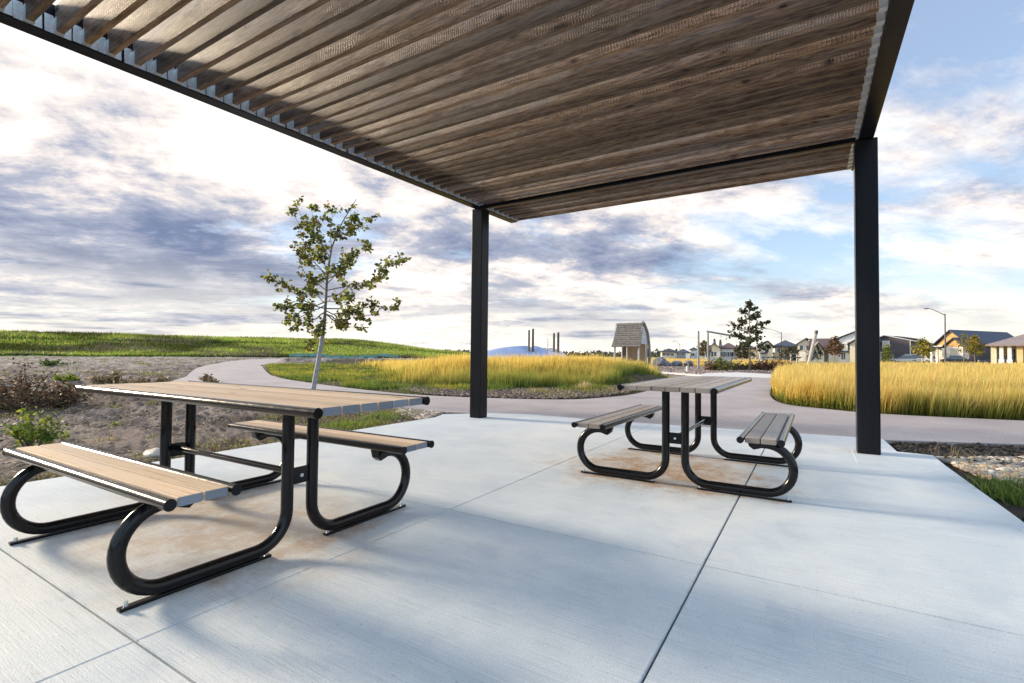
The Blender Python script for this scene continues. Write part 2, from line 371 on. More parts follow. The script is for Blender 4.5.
streak = wt.ramp(wt.noise(wt.mapping(tc, (2.2, 2.2, 34)), 1.6, 5, .6, .3), [(.48, 1.0), (.62, .25)])
ccol = wt.mix(wt.mix(1, hz, streak, 'MULTIPLY'), ccol, (1.0, .93, .80))
mask = wt.mix(hz, mask, 1.0)
bg1 = wt.n('ShaderNodeBackground'); bg1.inputs[1].default_value = .10
blue = wt.mix(1, sky.outputs[0], (.92, .97, 1.08), 'MULTIPLY'); blue = wt.mix(.30, blue, (3.1, 3.4, 3.9)); wt.l(blue, bg1.inputs[0])
bk = wt.n('ShaderNodeMapRange'); vb = wt.n('ShaderNodeVectorMath', operation='DOT_PRODUCT'); wt.l(tc, vb.inputs[0]); vb.inputs[1].default_value = (.45, -.75, .45); wt.l(vb.outputs['Value'], bk.inputs[0]); bk.inputs[1].default_value = .0; bk.inputs[2].default_value = .6
ccol = wt.mix(bk.outputs[0], ccol, (.62, .80, 1.0))  # unseen sky behind the camera tinted blue to cool the fill light
bg2 = wt.n('ShaderNodeBackground'); bg2.inputs[1].default_value = .50; wt.l(ccol, bg2.inputs[0])
# unseen sky behind the camera, brightened as added fill light
back_fill = wt.n('ShaderNodeMapRange'); vm = wt.n('ShaderNodeVectorMath', operation='DOT_PRODUCT'); wt.l(tc, vm.inputs[0]); vm.inputs[1].default_value = (.45, -.75, .45)
wt.l(vm.outputs['Value'], back_fill.inputs[0]); back_fill.inputs[1].default_value = .1; back_fill.inputs[2].default_value = .8; back_fill.inputs[3].default_value = .53; back_fill.inputs[4].default_value = .68
wt.l(back_fill.outputs[0], bg2.inputs[1])
mx = wt.n('ShaderNodeMixShader'); wt.l(mask, mx.inputs[0]); wt.l(bg1.outputs[0], mx.inputs[1]); wt.l(bg2.outputs[0], mx.inputs[2]); wt.l(mx.outputs[0], wo.inputs[0])

sd = bpy.data.lights.new('sun', 'SUN'); sd.energy = 2.9; sd.angle = R(10.0); sd.color = (1.0, .82, .58)
so = bpy.data.objects.new('sun', sd); COL.objects.link(so)
sv = Vector((SUN_DIR.x*math.cos(R(SUN_EL)), SUN_DIR.y*math.cos(R(SUN_EL)), math.sin(R(SUN_EL))))
so.rotation_euler = sv.to_track_quat('Z', 'Y').to_euler(); so.location = (-20, -5, 12)
scene.view_settings.view_transform = 'Standard'; scene.view_settings.look = 'None'
scene.view_settings.exposure = 1.3; scene.view_settings.gamma = 1; scene.view_settings.use_curve_mapping = False

# ------------------------------------------------------------------ layout polygons
SLAB = [(-5.07, -3.2), (1.10, -3.2), (1.10, 4.3), (1.04, 6.62), (.765, 6.66), (.735, 7.58), (.07, 7.52), (-2.6, 7.20), (-4.06, 7.20), (-4.70, 6.96), (-5.22, 6.36), (-5.07, 6.0)]
PATH_N = [(16, 11.9), (6, 9.2), (2.14, 8.21), (1.3, 7.85), (.735, 7.59), (.07, 7.53), (-2.6, 7.21), (-4.06, 7.21), (-4.70, 6.97), (-5.4, 6.72), (-6.8, 6.85), (-8.7, 6.75), (-12.3, 6.6), (-16.2, 7.3), (-18.4, 8.2), (-21.2, 9.9), (-25.6, 12.2), (-33, 16.2), (-43.0, 22.5), (-62, 36), (-74, 50)]
PATH_F = [(-68, 52), (-50, 34), (-37, 22.9), (-33, 20.4), (-24.6, 15.4), (-18.4, 12.0), (-13.3, 10.2), (-8.9, 9.15), (-6.6, 9.4), (-4.9, 10.1), (-4.3, 11.1), (-4.0, 13), (-4.35, 17), (-4.7, 21), (-5.6, 26), (-1.6, 27.6), (-1.45, 23), (-1.2, 18.8), (-.95, 14.5), (-.55, 12.2), (.2, 11.5), (1.06, 11.12), (2.95, 11.35), (6, 12.2), (16, 15.2)]
PATH = PATH_N+PATH_F
PLAZA = [G(*p)[:2] for p in ((646, 369.2), (701, 370.2), (740, 372.3), (786, 375), (786, 378), (735, 376.6), (702, 375.4), (660, 372.4), (646, 371.6))]
WEED = [(-37, 23.3), (-33, 20.6), (-24.6, 15.6), (-18.4, 12.15), (-13.3, 10.35), (-8.9, 9.3), (-6.6, 9.55), (-5.05, 10.2), (-4.5, 11.3), (-4.2, 13), (-4.6, 19), (-5.2, 23), (-8, 27), (-13, 34), (-22, 42), (-33, 42), (-40, 32)]
RIGHT = [(-.50, 12.22), (.24, 11.54), (1.1, 11.18), (2.95, 11.42), (6, 12.28), (16, 15.3), (40, 22), (95, 62), (50, 82), (6, 68), (-1.2, 40), (-1.55, 28.5), (-1.41, 23), (-1.13, 18), (-.90, 14.5)]

_S0, _S1 = W(290, 48), W(398, 52)
def height(x, y):
    x = np.asarray(x, float); y = np.asarray(y, float)
    D = np.hypot(x, y); az = np.degrees(np.arctan2(-x, y))       # degrees left of +Y
    h = np.full(x.shape, -.045)
    hill = 4.3*ss(100, 158, D)*ss(33, 52, az) + 1.0*ss(105, 240, D)*ss(60, 110, az)
    h = h + hill
    # the planted berm beyond the path
    bx, by = -10.6, 18.3
    e = ((x-bx)*.80+(y-by)*.6)/7.2; g = (-(x-bx)*.6+(y-by)*.80)/4.9
    berm = .50*(1-ss(.12, 1.0, e*e+g*g)); h = h + berm
    # hollow behind the weeds
    for q in (0, .25, .5, .75, 1.0):
        c = _S0*(1-q)+_S1*q; h = h + .30*np.exp(-(((x-c.x)**2+(y-c.y)**2)/2.6**2))
    h = h - .18*np.exp(-(((x+22)/5)**2+((y-18.5)/4)**2))
    flat = np.clip(1-ss(0, 1.2, 1.2-0*x), 0, 1)
    return h
near_path = None
def dirt_relief(x, y):
    D = np.hypot(x, y)
    a_ = x*.94-y*.34; b_ = x*.34+y*.94
    r = .09*(fbm(a_*.5, b_*1.5, .6, 5, 3)-.5)+.025*(.5-np.abs(fbm(a_*.5, b_*2.4, 4.5, 4, 29)-.5)*4)+.075*(fbm(a_*.6, b_*1.7, 3.1, 5, 9)-.5)+.035*(fbm(x, y, 9.0, 3, 19)-.5)
    return r*np.clip(D/6, .6, 3.0)

# ------------------------------------------------------------------ ground sheet (polar grid, reaches the horizon)
azs = np.concatenate([np.linspace(-180, -20, 41)[:-1], np.linspace(-20, 84, 521)[:-1], np.linspace(84, 180, 25)])  # degrees left of +Y
rad = np.concatenate([[0.02, .5, 1.2], np.exp(np.linspace(math.log(1.9), math.log(260), 330)), [330, 450, 700, 1200, 2500, 6000]])
A, Rr = np.meshgrid(np.radians(azs), rad); GX = -np.sin(A)*Rr; GY = np.cos(A)*Rr
gh = height(GX, GY)
pav = inpoly(GX, GY, PATH) | inpoly(GX, GY, SLAB) | inpoly(GX, GY, PLAZA)
onweed = inpoly(GX, GY, WEED); onright = inpoly(GX, GY, RIGHT)
# keep the ground below the paving, also just inside its edges
from_pav = np.zeros(GX.shape)
for dx, dy in ((.35, 0), (-.35, 0), (0, .35), (0, -.35)):
    from_pav = np.maximum(from_pav, (inpoly(GX+dx, GY+dy, PATH) | inpoly(GX+dx, GY+dy, SLAB)).astype(float))
rel = dirt_relief(GX, GY); azd = np.degrees(A)
isdirt = (~onweed) & (~onright) & (azd > 33) & (Rr < 112)
gh = gh + np.where(isdirt, np.maximum(rel, -.05)*(1-.85*from_pav), rel*.15*(1-from_pav))
gh = np.where(pav, -.16, gh)
n_a = fbm(GX, GY, .35, 5, 21); n_b = fbm(GX, GY*1.4, 1.8, 4, 31)
C = np.zeros(GX.shape+(3,))
dirt = np.array([.15, .117, .106]); dirt2 = np.array([.27, .225, .21]); dark = np.array([.095, .075, .068])
k = ss(.35, .65, n_a)[..., None]; C[:] = dirt*(1-k)+dirt2*k
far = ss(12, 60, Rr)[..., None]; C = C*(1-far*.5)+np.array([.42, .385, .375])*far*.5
k = (ss(.52, .66, n_b)*.8)[..., None]; C = C*(1-k)+dark*k
k = (ss(.55, .68, fbm(GX*.5, GY*1.6, .8, 5, 131))*.7)[..., None]; C = C*(1-k)+np.array([.085, .068, .062])*k
k = (ss(.60, .72, fbm(GX, GY, .9, 4, 51))*.55*ss(6, 14, Rr))[..., None]; C = C*(1-k)+np.array([.10, .12, .05])*k
C[onweed] = np.array([.085, .07, .05])*(1+.9*(n_b[onweed]-.5))[:, None]
C[onright] = np.array([.16, .12, .06])
m = (Rr > 98) & (azd > 30); kk = (ss(98, 106, Rr+10*(n_b-.5))*ss(30, 40, azd))[..., None]
C = C*(1-kk)+(np.array([.075, .12, .028])*(.7+.9*n_b[..., None]))*kk
m = (azd <= 33) & (~onweed) & (~onright) & (Rr > 25); gold = np.array([.45, .33, .13])*(.7+.6*n_b[..., None]); C = np.where(m[..., None], gold, C)
m = (azd <= 33) & (azd > -60) & (Rr <= 25) & (~onweed) & (~onright); C = np.where(m[..., None], np.array([.075, .06, .052])*(.6+.9*n_b[..., None]), C)
m = (azd <= 20) & (Rr > 27) & (Rr < 50) & (~onright) & (azd > -2); C = np.where(m[..., None], np.array([.24, .19, .17])*(.6+.8*n_b[..., None]), C)
nr, na = GX.shape
V = np.stack([GX, GY, gh], -1).reshape(-1, 3)
i, j = np.meshgrid(np.arange(nr-1), np.arange(na-1), indexing='ij'); a = i*na+j
Q = np.stack([a, a+1, a+na+1, a+na], -1).reshape(-1, 4)
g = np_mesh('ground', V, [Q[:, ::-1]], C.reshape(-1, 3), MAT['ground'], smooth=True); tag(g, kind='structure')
def gz(x, y):
    return float(height(np.array([x]), np.array([y]))[0])

# ------------------------------------------------------------------ slab, path, plaza
def clip_poly(poly, x0, x1, y0, y1):
    def cl(P, ins, inter):
        out = []
        for i in range(len(P)):
            a, b = P[i-1], P[i]
            if ins(b):
                if not ins(a): out.append(inter(a, b))
                out.append(b)
            elif ins(a): out.append(inter(a, b))
        return out
    fx = lambda c: (lambda a, b: (c, a[1]+(b[1]-a[1])*(c-a[0])/(b[0]-a[0])))
    fy = lambda c: (lambda a, b: (a[0]+(b[0]-a[0])*(c-a[1])/(b[1]-a[1]), c))
    for ins, it in ((lambda p: p[0] >= x0, fx(x0)), (lambda p: p[0] <= x1, fx(x1)), (lambda p: p[1] >= y0, fy(y0)), (lambda p: p[1] <= y1, fy(y1))):
        poly = cl(poly, ins, it)
        if not poly: return []
    return poly
bm = bmesh.new()
xs = [(-9, -1.996-.002), (-1.996+.002, -.453-.0042), (-.453+.0042, 9)]
ys = [(-9, .797-.0042), (.797+.0042, 2.508-.002), (2.508+.002, 9)]
for (x0, x1) in xs:
    for (y0, y1) in ys:
        P = clip_poly(SLAB, x0, x1, y0, y1)
        if len(P) < 3: continue
        vs = [bm.verts.new((p[0], p[1], 0)) for p in P]; f = bm.faces.new(vs)
        if f.normal.z < 0: f.normal_flip()
        e = bmesh.ops.extrude_face_region(bm, geom=[f]); dn = [v for v in e['geom'] if isinstance(v, bmesh.types.BMVert)]
        for v in dn: v.co.z = -.13
bmesh.ops.recalc_face_normals(bm, faces=bm.faces[:])
ed = [e for e in bm.edges if all(abs(v.co.z) < 1e-5 for v in e.verts)]
bmesh.ops.bevel(bm, geom=ed, offset=.0035, segments=2, affect='EDGES')
me = bpy.data.meshes.new('concrete_slab'); bm.to_mesh(me); bm.free(); me.materials.append(MAT['concrete'])
slab = bpy.data.objects.new('concrete_slab', me); COL.objects.link(slab); tag(slab, kind='structure')
jb = MB(); jb.prism(clip_poly(SLAB, -5.0, 1.0, -3.1, 7.1), -.125, -.014)
tag(jb.build('slab_joint_filler', MAT['joint']), kind='structure')
pad = MB(); pad.box((.70, 6.14, -.0075), (.70, .93, .020), b=.004); tag(pad.build('post_footing_pad', MAT['concrete']), kind='structure')

def sheet(name, poly, z, mat, thick=.12, step=.6):
    bm = bmesh.new(); vs = [bm.verts.new((p[0], p[1], z)) for p in poly]
    f = bm.faces.new(vs); bmesh.ops.triangulate(bm, faces=[f], ngon_method='EAR_CLIP')
    for f in bm.faces:
        if f.normal.z < 0: f.normal_flip()
    e = bmesh.ops.extrude_face_region(bm, geom=bm.faces[:])
    for v in [v for v in e['geom'] if isinstance(v, bmesh.types.BMVert)]: v.co.z -= thick
    bmesh.ops.recalc_face_normals(bm, faces=bm.faces[:])
    m = bpy.data.meshes.new(name); bm.to_mesh(m); bm.free(); m.materials.append(mat)
    o = bpy.data.objects.new(name, m); COL.objects.link(o); return tag(o, kind='structure')
def smooth_line(P, n=5):
    out = []; N = len(P)
    for i in range(N-1):
        p0, p1, p2, p3 = [Vector((*P[max(0, min(N-1, i+d))][:2], 0)) for d in (-1, 0, 1, 2)]
        for k in range(n):
            t = k/n; q = .5*((2*p1)+(p2-p0)*t+(2*p0-5*p1+4*p2-p3)*t*t+(3*p1-p0-3*p2+p3)*t**3); out.append((q.x, q.y))
    out.append(tuple(P[-1][:2])); return out
pathn = PATH_N[:10]+smooth_line(PATH_N[10:]); pathf = smooth_line(PATH_F[:15], 4)+smooth_line(PATH_F[15:], 4)
sheet('footpath', pathn+pathf, -.014, MAT['asphalt'])
sheet('plaza_strip', PLAZA, -.004, MAT['plaza'])

# ------------------------------------------------------------------ pergola
perg = empty('pergola', (-2.04, 6.38, 0), 0, 'dark steel pergola over the picnic slab, with closely spaced weathered wooden roof slats', 'pergola')
def P_(o): o.location = (2.04, -6.38, 0); return o
BZ = 3.3; SLP = .027
def rz_(y): return BZ+SLP*(y-6.3)
RT = Matrix.Rotation(math.atan(SLP), 3, 'X')
for nm, x, y in (('post', -4.51, 6.38), ('post', .49, 6.38), ('post', -4.51, -.95), ('post', .49, -.95)):
    b = MB(); zt_ = rz_(y-.1)-.001; b.box((x, y, zt_/2), (.2, .2, zt_-.002), b=.012); po = P_(b.build(nm, MAT['post'], perg))
for x in (-4.50, .49):
    b = MB()
    s = 1 if x > 0 else -1
    b.box((x, 2.8, rz_(2.8)+.105), (.135, 9.2, .21), rot=RT, b=.006)
    P_(b.build('beam', MAT['post'], perg))
b = MB(); b.box((-2.005, 6.23, rz_(6.23)-.018), (4.80, .05, .05), b=.004); P_(b.build('cross_beam', MAT['post'], perg))
b = MB(); b.box((-2.005, -.95, rz_(-.95)-.018), (4.80, .05, .05), b=.004); P_(b.build('cross_beam', MAT['post'], perg))
L0, L1 = -4.425, .418
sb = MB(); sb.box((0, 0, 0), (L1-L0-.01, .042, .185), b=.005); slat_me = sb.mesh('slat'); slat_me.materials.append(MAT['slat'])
hb = MB()                      # galvanised joist hanger, beam side at x=0, slat running to +x
hb.box((.0125, 0, -.0945), (.05, .05, .003)); hb.box((.0125, .0235, -.045), (.05, .003, .10)); hb.box((.0125, -.0235, -.045), (.05, .003, .10))
hb.box((-.011, .047, -.035), (.003, .048, .12)); hb.box((-.011, -.047, -.035), (.003, .048, .12))
hang_me = hb.mesh('hanger'); hang_me.materials.append(MAT['galv'])
n = 0; y = 7.34
while y > -1.75:
    if abs(y+.95) > .0:
        o = bpy.data.objects.new('slat', slat_me); COL.objects.link(o); o.parent = perg
        zc = rz_(y)+.012+.0925+random.uniform(-.003, .003)
        o.location = ((L0+L1)/2+2.04, y-6.38+random.uniform(-.004, .004), zc); o.rotation_euler = (SLP+random.uniform(-.03, .03), 0, random.uniform(-.0008, .0008))
        if y > .85:
            for s in (0, 1):
                h = bpy.data.objects.new('hanger', hang_me); COL.objects.link(h); h.parent = o
                h.location = ((-(L1-L0)/2+.004) if s == 0 else ((L1-L0)/2-.004), 0, 0)
                if s: h.rotation_euler = (0, 0, math.pi)
    y -= .1497

# ------------------------------------------------------------------ picnic tables
def arc(c, r, a0, a1, n=10):
    return [(c[0]+r*math.cos(a0+(a1-a0)*i/n), c[1]+r*math.sin(a0+(a1-a0)*i/n)) for i in range(n+1)]
def make_table(loc, rz, label, wood, zt, zb, L=2.36, W_=.667, bo=.731, bi=.487, Lb=1.765, toff=0.0):
    """length along local x, benches at +-y; zt, zb heights of the edge rails' centre lines"""
    root = empty('picnic_table', loc, rz, label, 'picnic table', 'picnic tables under the pergola')
    rp = .0215
    def planks(n, v0, v1, z, LL, nm):
        gap = .007; w = (v1-v0-2*rp-gap*(n+1))/n
        for i in range(n):
            c = v0+rp+gap+w/2+i*(w+gap)
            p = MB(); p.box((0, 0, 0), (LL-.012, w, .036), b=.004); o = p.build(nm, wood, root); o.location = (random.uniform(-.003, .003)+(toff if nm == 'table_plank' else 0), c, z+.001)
    top = planks(6, -W_/2, W_/2, zt, L, 'table_plank')
    for v in (-W_/2, W_/2):
        p = MB(); p.tube([(-L/2+toff, v, zt), (L/2+toff, v, zt)], rp, 16); o = p.build('edge_rail', MAT['black'], root)
        q = MB(); q.tube([(toff-L/2-.004, v, zt), (toff-L/2+.002, v, zt)], rp+.0015, 16); q.build('end_cap', MAT['black'], o); q = MB(); q.tube([(toff+L/2-.002, v, zt), (toff+L/2+.004, v, zt)], rp+.0015, 16); q.build('end_cap', MAT['black'], o)
    for s in (-1, 1):
        planks(2, *sorted((s*bi, s*bo)), zb, Lb, 'seat_plank')
        for v in (s*bi, s*bo):
            p = MB(); p.tube([(-Lb/2, v, zb), (Lb/2, v, zb)], rp, 16); o = p.build('edge_rail', MAT['black'], root)
            q = MB(); q.tube([(-Lb/2-.004, v, zb), (-Lb/2+.002, v, zb)], rp+.0015, 16); q.build('end_cap', MAT['black'], o); q = MB(); q.tube([(Lb/2-.002, v, zb), (Lb/2+.004, v, zb)], rp+.0015, 16); q.build('end_cap', MAT['black'], o)
    rt = .030; zf = .016+rt; ztop = zb-.026-rt; ru = (ztop-zf)/2; rj = .16
    for u in (-.62, .62):
        for s in (-1, 1):
            pts = [(.0725, zt-.030), (.0725, .45), (.0725, zf+rj+.05)]
            pts += arc((.0725+rj, zf+rj), rj, math.pi, 1.5*math.pi, 10)
            pts += [(.40, zf)]+arc((.79-ru, zf+ru), ru, -math.pi/2, math.pi/2, 18)+[(.535, ztop)]
            t = MB(); t.tube([(u, s*a, z) for a, z in pts], rt, 16); leg = t.build('leg', MAT['black'], root)
            a = MB(); a.box((u, s*.47, .0085), (.032, .62, .013), b=.003); ft = a.build('anchor_strip', MAT['black'], leg)
            for q in (.18, .755):
                a = MB(); a.tube([(u, s*q, .012), (u, s*q, .034)], .009, 6, smooth=False); a.build('anchor_bolt', MAT['galv'], leg)
            b = MB()           # triangular seat bracket
            b.prism_y([(-.016, 0), (.016, 0), (.016, -.03), (-.016, -.03)], 0, 0.001) if False else None
            vs = []
            for du in (-.022, .022):
                vs += [(u+du, s*.50, zb-.021), (u+du, s*.70, zb-.021), (u+du, s*.62, zb-.075), (u+du, s*.545, zb-.098), (u+du, s*.515, zb-.075)]
            b.add(vs, [(0, 1, 2, 3, 4), (9, 8, 7, 6, 5), (0, 5, 6, 1), (1, 6, 7, 2), (2, 7, 8, 3), (3, 8, 9, 4), (4, 9, 5, 0)])
            b.box((u, s*(bo+bi)/2, zb-.0195), (.05, bo-bi-.02, .005)); b.build('seat_bracket', MAT['black'], root)
        b = MB(); b.box((u, 0, zt-.0225), (.05, W_-.06, .008)); b.build('top_bracket', MAT['black'], root)
        b = MB(); b.box((u, 0, .365), (.012, .10, .085), b=.002); pl_ = b.build('leg_plate', MAT['black'], root)
        b = MB(); b.tube([(u-.02*0-.016, 0, .365), (u+.016, 0, .365)], .010, 6, smooth=False); b.build('bolt', MAT['galv'], pl_)
    b = MB(); b.tube([(-.614, 0, .372), (.614, 0, .372)], .0165, 12); b.build('stretcher', MAT['black'], root)
    return root
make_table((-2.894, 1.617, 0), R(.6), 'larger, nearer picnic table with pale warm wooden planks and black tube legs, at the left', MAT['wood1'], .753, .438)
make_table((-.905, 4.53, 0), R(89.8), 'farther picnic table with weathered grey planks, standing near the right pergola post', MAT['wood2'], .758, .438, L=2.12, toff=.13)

# ------------------------------------------------------------------ grass and weeds
def blades(name, x, y, z, h, w, base, tip, mid=None, lean=.25, wind=(.5, .1), seedhead=0.0):
    n = len(x); az = rng.uniform(0, 2*np.pi, n); dx, dy = np.cos(az)*w/2, np.sin(az)*w/2
    la = rng.uniform(0, 2*np.pi, n); lm = np.abs(rng.normal(0, lean, n))*h
    lx, ly = np.cos(la)*lm+wind[0]*.2*h, np.sin(la)*lm+wind[1]*.2*h
    P0 = np.stack([x-dx, y-dy, z], -1); P1 = np.stack([x+dx, y+dy, z], -1)
    mk = .40; ws = .8+seedhead
    P2 = np.stack([x+lx*.35-dx*ws, y+ly*.35-dy*ws, z+h*mk], -1); P3 = np.stack([x+lx*.35+dx*ws, y+ly*.35+dy*ws, z+h*mk], -1)
    P4 = np.stack([x+lx, y+ly, z+h*(1-.3*(lm/np.maximum(h, 1e-3)))], -1)
    V = np.stack([P0, P1, P2, P3, P4], 1).reshape(-1, 3); b = np.arange(n)*5
    if mid is None: mid = (base+tip)/2
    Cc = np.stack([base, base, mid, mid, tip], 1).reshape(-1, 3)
    o = np_mesh(name, V, [np.stack([b, b+1, b+3, b+2], -1), np.stack([b+2, b+3, b+4], -1)], np.clip(Cc, 0, 1), MAT['grass'])
    return tag(o, kind='stuff')
def polar(n, px0, px1, r0, r1):
    a0 = math.degrees(yaw)-math.degrees(math.atan((px0-512)/F)); a1 = math.degrees(yaw)-math.degrees(math.atan((px1-512)/F))
    az = np.radians(rng.uniform(a1, a0, n)); r = np.exp(rng.uniform(math.log(r0), math.log(r1), n))
    return -np.sin(az)*r, np.cos(az)*r, r
def var(c, n, s=.18): return np.array(c)[None]*(1+rng.normal(0, s, (n, 1)))*(1+rng.normal(0, .06, (n, 3)))
def pick(mask, *a): return [q[mask] for q in a]

# golden field at the right
x, y, r = polar(210000, 735, 1130, 11, 85); m = inpoly(x, y, RIGHT); x, y, r = pick(m, x, y, r)
x2, y2, r2 = polar(80000, 735, 1130, 11, 15.5); m = inpoly(x2, y2, RIGHT); x, y, r = [np.concatenate([p, q[m]]) for p, q in ((x, x2), (y, y2), (r, r2))]; m = rng.random(len(x)) < .35+.65*ss(.34, .5, fbm(x, y, 1.9, 3, 111)); x, y, r = pick(m, x, y, r)
n = len(x); cl = fbm(x, y, 1.3, 3, 5); pn = fbm(x, y, .25, 3, 77)
h = (.34+.60*cl+rng.normal(0, .10, n))*(.80+.14*pn); h *= np.where(r < 12.6, .86, 1)
w = .0085*np.maximum(1, r/11)
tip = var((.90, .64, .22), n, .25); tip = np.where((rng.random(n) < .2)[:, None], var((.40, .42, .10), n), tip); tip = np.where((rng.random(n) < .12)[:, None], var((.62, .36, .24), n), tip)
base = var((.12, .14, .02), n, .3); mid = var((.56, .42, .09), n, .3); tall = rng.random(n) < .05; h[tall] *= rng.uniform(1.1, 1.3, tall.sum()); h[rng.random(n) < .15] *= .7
grn = (fbm(x, y, .8, 3, 91) > .55) & (r < 16); mid[grn] = var((.36, .33, .06), grn.sum(), .25)
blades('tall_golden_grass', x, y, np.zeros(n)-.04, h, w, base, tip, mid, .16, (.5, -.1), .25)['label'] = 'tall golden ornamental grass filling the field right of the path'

x, y, r = polar(60000, 735, 1130, 11, 14.5); m = inpoly(x, y, RIGHT); x, y, r = pick(m, x, y, r); m = fbm(x, y, 1.2, 3, 12) > .5; x, y, r = pick(m, x, y, r); n = len(x)
blades('field_edge_weeds', x, y, np.zeros(n)-.04, .12+.22*rng.random(n), np.full(n, .016), var((.05, .08, .015), n), var((.24, .27, .05), n, .3), None, .6)['label'] = 'low green weeds at the foot of the golden field'
# golden grass on the berm
x, y, r = polar(300000, 225, 672, 9, 45); m = inpoly(x, y, WEED); x, y, r = pick(m, x, y, r)
bh = height(x, y)+.045; az_ = np.degrees(np.arctan2(-x, y))
pxc = 512+F*np.tan(yaw-np.radians(az_))
front = r-np.interp(pxc, [230, 330, 400, 480, 540, 600, 640, 672], [25, 18.5, 16, 14.9, 15.0, 16.0, 20.5, 27])
k = ss(-.3, 1.4, front+2.2*(fbm(x, y, .6, 3, 8)-.5)) * ss(395, 455, pxc-14*(fbm(x, y, .5, 2, 4)-.5)+ (r-16)*1.6)
gm = rng.random(len(x)) < k*(.35+.65*ss(.36, .5, fbm(x, y, 1.7, 3, 121))); xg, yg, rg, hg = pick(gm, x, y, r, bh); n = len(xg)
h = (.14+.58*fbm(xg, yg, 1.5, 4, 5)+rng.normal(0, .09, n)); w = .0085*np.maximum(1, rg/11)
fr = front[gm]; lowc = np.clip(fr/3.6+.6*(fbm(xg, yg, .9, 3, 101)-.5), 0, 1)[:, None]
tip = var((.90, .62, .17), n, .25)*lowc+var((.40, .40, .08), n)*(1-lowc); base = var((.10, .13, .03), n, .3); tall = rng.random(n) < .05; h[tall] *= rng.uniform(1.1, 1.35, tall.sum()); mid = var((.58, .44, .09), n)*lowc+var((.16, .21, .04), n)*(1-lowc)
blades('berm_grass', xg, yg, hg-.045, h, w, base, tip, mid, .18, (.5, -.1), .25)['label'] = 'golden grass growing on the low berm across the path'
# green weeds in front of and left of it
wm = (~gm) & (rng.random(len(x)) < np.clip(.05+1.5*ss(.42, .62, fbm(x, y, .7, 4, 61)), 0, 1)*np.where(pxc < 440, 1.0, ss(-2.2, -.4, front)*.5+.05))
xg, yg, rg, hg = pick(wm, x, y, r, bh); n = len(xg); pc = pxc[wm]
h = (.06+.20*fbm(xg, yg, 1.6, 3, 15))*(1+rng.normal(0, .25, n)).clip(.3, 2); w = .012*np.maximum(1, rg/11)
yel = (fbm(xg, yg, 1.1, 3, 41) > .52)[:, None]
tip = np.where(yel, var((.42, .38, .06), n, .25), var((.17, .24, .04), n, .25)); base = var((.05, .08, .015), n)
blades('berm_weeds', xg, yg, hg-.05, h, w, base, tip, None, .5)['label'] = 'low green and yellow weeds along the far side of the path'

# crop on the hill
x, y, r = polar(150000, -30, 500, 97, 175); az_ = np.degrees(np.arctan2(-x, y)); m = (az_ > 33) & ((r > 104+8*(fbm(x, y, .08, 3, 2)-.5))); x, y, r = pick(m, x, y, r); n = len(x)
row = fbm(x*.3, y, .12, 3, 71)
h = (.40+.8*fbm(x, y, .11, 4, 17)*(r > 135)+.35*row)*(1+rng.normal(0, .2, n)).clip(.4, 2)
tip = var((.15, .23, .035), n, .3); yel = (rng.random(n) < .25+.5*(r > 158)); tip[yel] = var((.40, .37, .10), yel.sum(), .2); base = var((.05, .085, .015), n)
dk = fbm(x, y, .07, 4, 33); tip *= (.22+1.35*ss(.35, .65, dk))[:, None]*(1+.35*(fbm(x, y, .35, 2, 6)-.5))[:, None]; gap_shade = rng.random(n) < .55*ss(.48, .68, fbm(x*.5, y, .16, 4, 88)); tip[gap_shade] = var((.16, .13, .12), gap_shade.sum(), .2)  # purple tips: shadow gaps between the plants, painted into the crop colour
blades('hill_crop', x, y, height(x, y)-.05, h, np.full(n, .22), base, tip, None, .3)['label'] = 'green crop covering the far hillside'
# rows of golden grass far behind the playground
x, y, r = polar(45000, 555, 790, 45, 150); az_ = np.degrees(np.arctan2(-x, y)); m = (~inpoly(x, y, RIGHT)) & (~inpoly(x, y, WEED)) & (~(inpoly(x, y, [W(640, 34)[:2], W(800, 34)[:2], W(800, 52)[:2], W(640, 52)[:2]]))); x, y, r = pick(m, x, y, r); n = len(x)
blades('far_meadow', x, y, np.zeros(n)-.05, rng.uniform(.2, .45, n), .01*r/10, var((.3, .24, .07), n), var((.80, .58, .18), n), None, .3)['label'] = 'flat golden meadow beyond the playground'
# scattered sprouts on bare dirt
x, y, r = polar(60000, -40, 470, 5.2, 95); az_ = np.degrees(np.arctan2(-x, y)); m = (~inpoly(x, y, PATH)) & (~inpoly(x, y, SLAB)) & (~inpoly(x, y, WEED)) & (x < -5.12) & (fbm(x, y*1.5, .55, 4, 51) > .63) & (az_ > 33)
for dx, dy in ((.2, 0), (-.2, 0), (0, .2), (0, -.2)): m &= ~inpoly(x+dx, y+dy, PATH)
x, y, r = pick(m, x, y, r); n = len(x)
tip = var((.22, .26, .06), n, .3); br = rng.random(n) < .55; tip[br] = var((.25, .19, .10), br.sum(), .3)
blades('dirt_sprouts', x, y, np.zeros(n)-.05, (.05+.07*rng.random(n))*np.clip(r/14, .7, 1.5), .012*np.maximum(1, r/9), tip*.5, tip, None, .8)['label'] = 'sparse sprouts and dead stalks on the bare dirt'
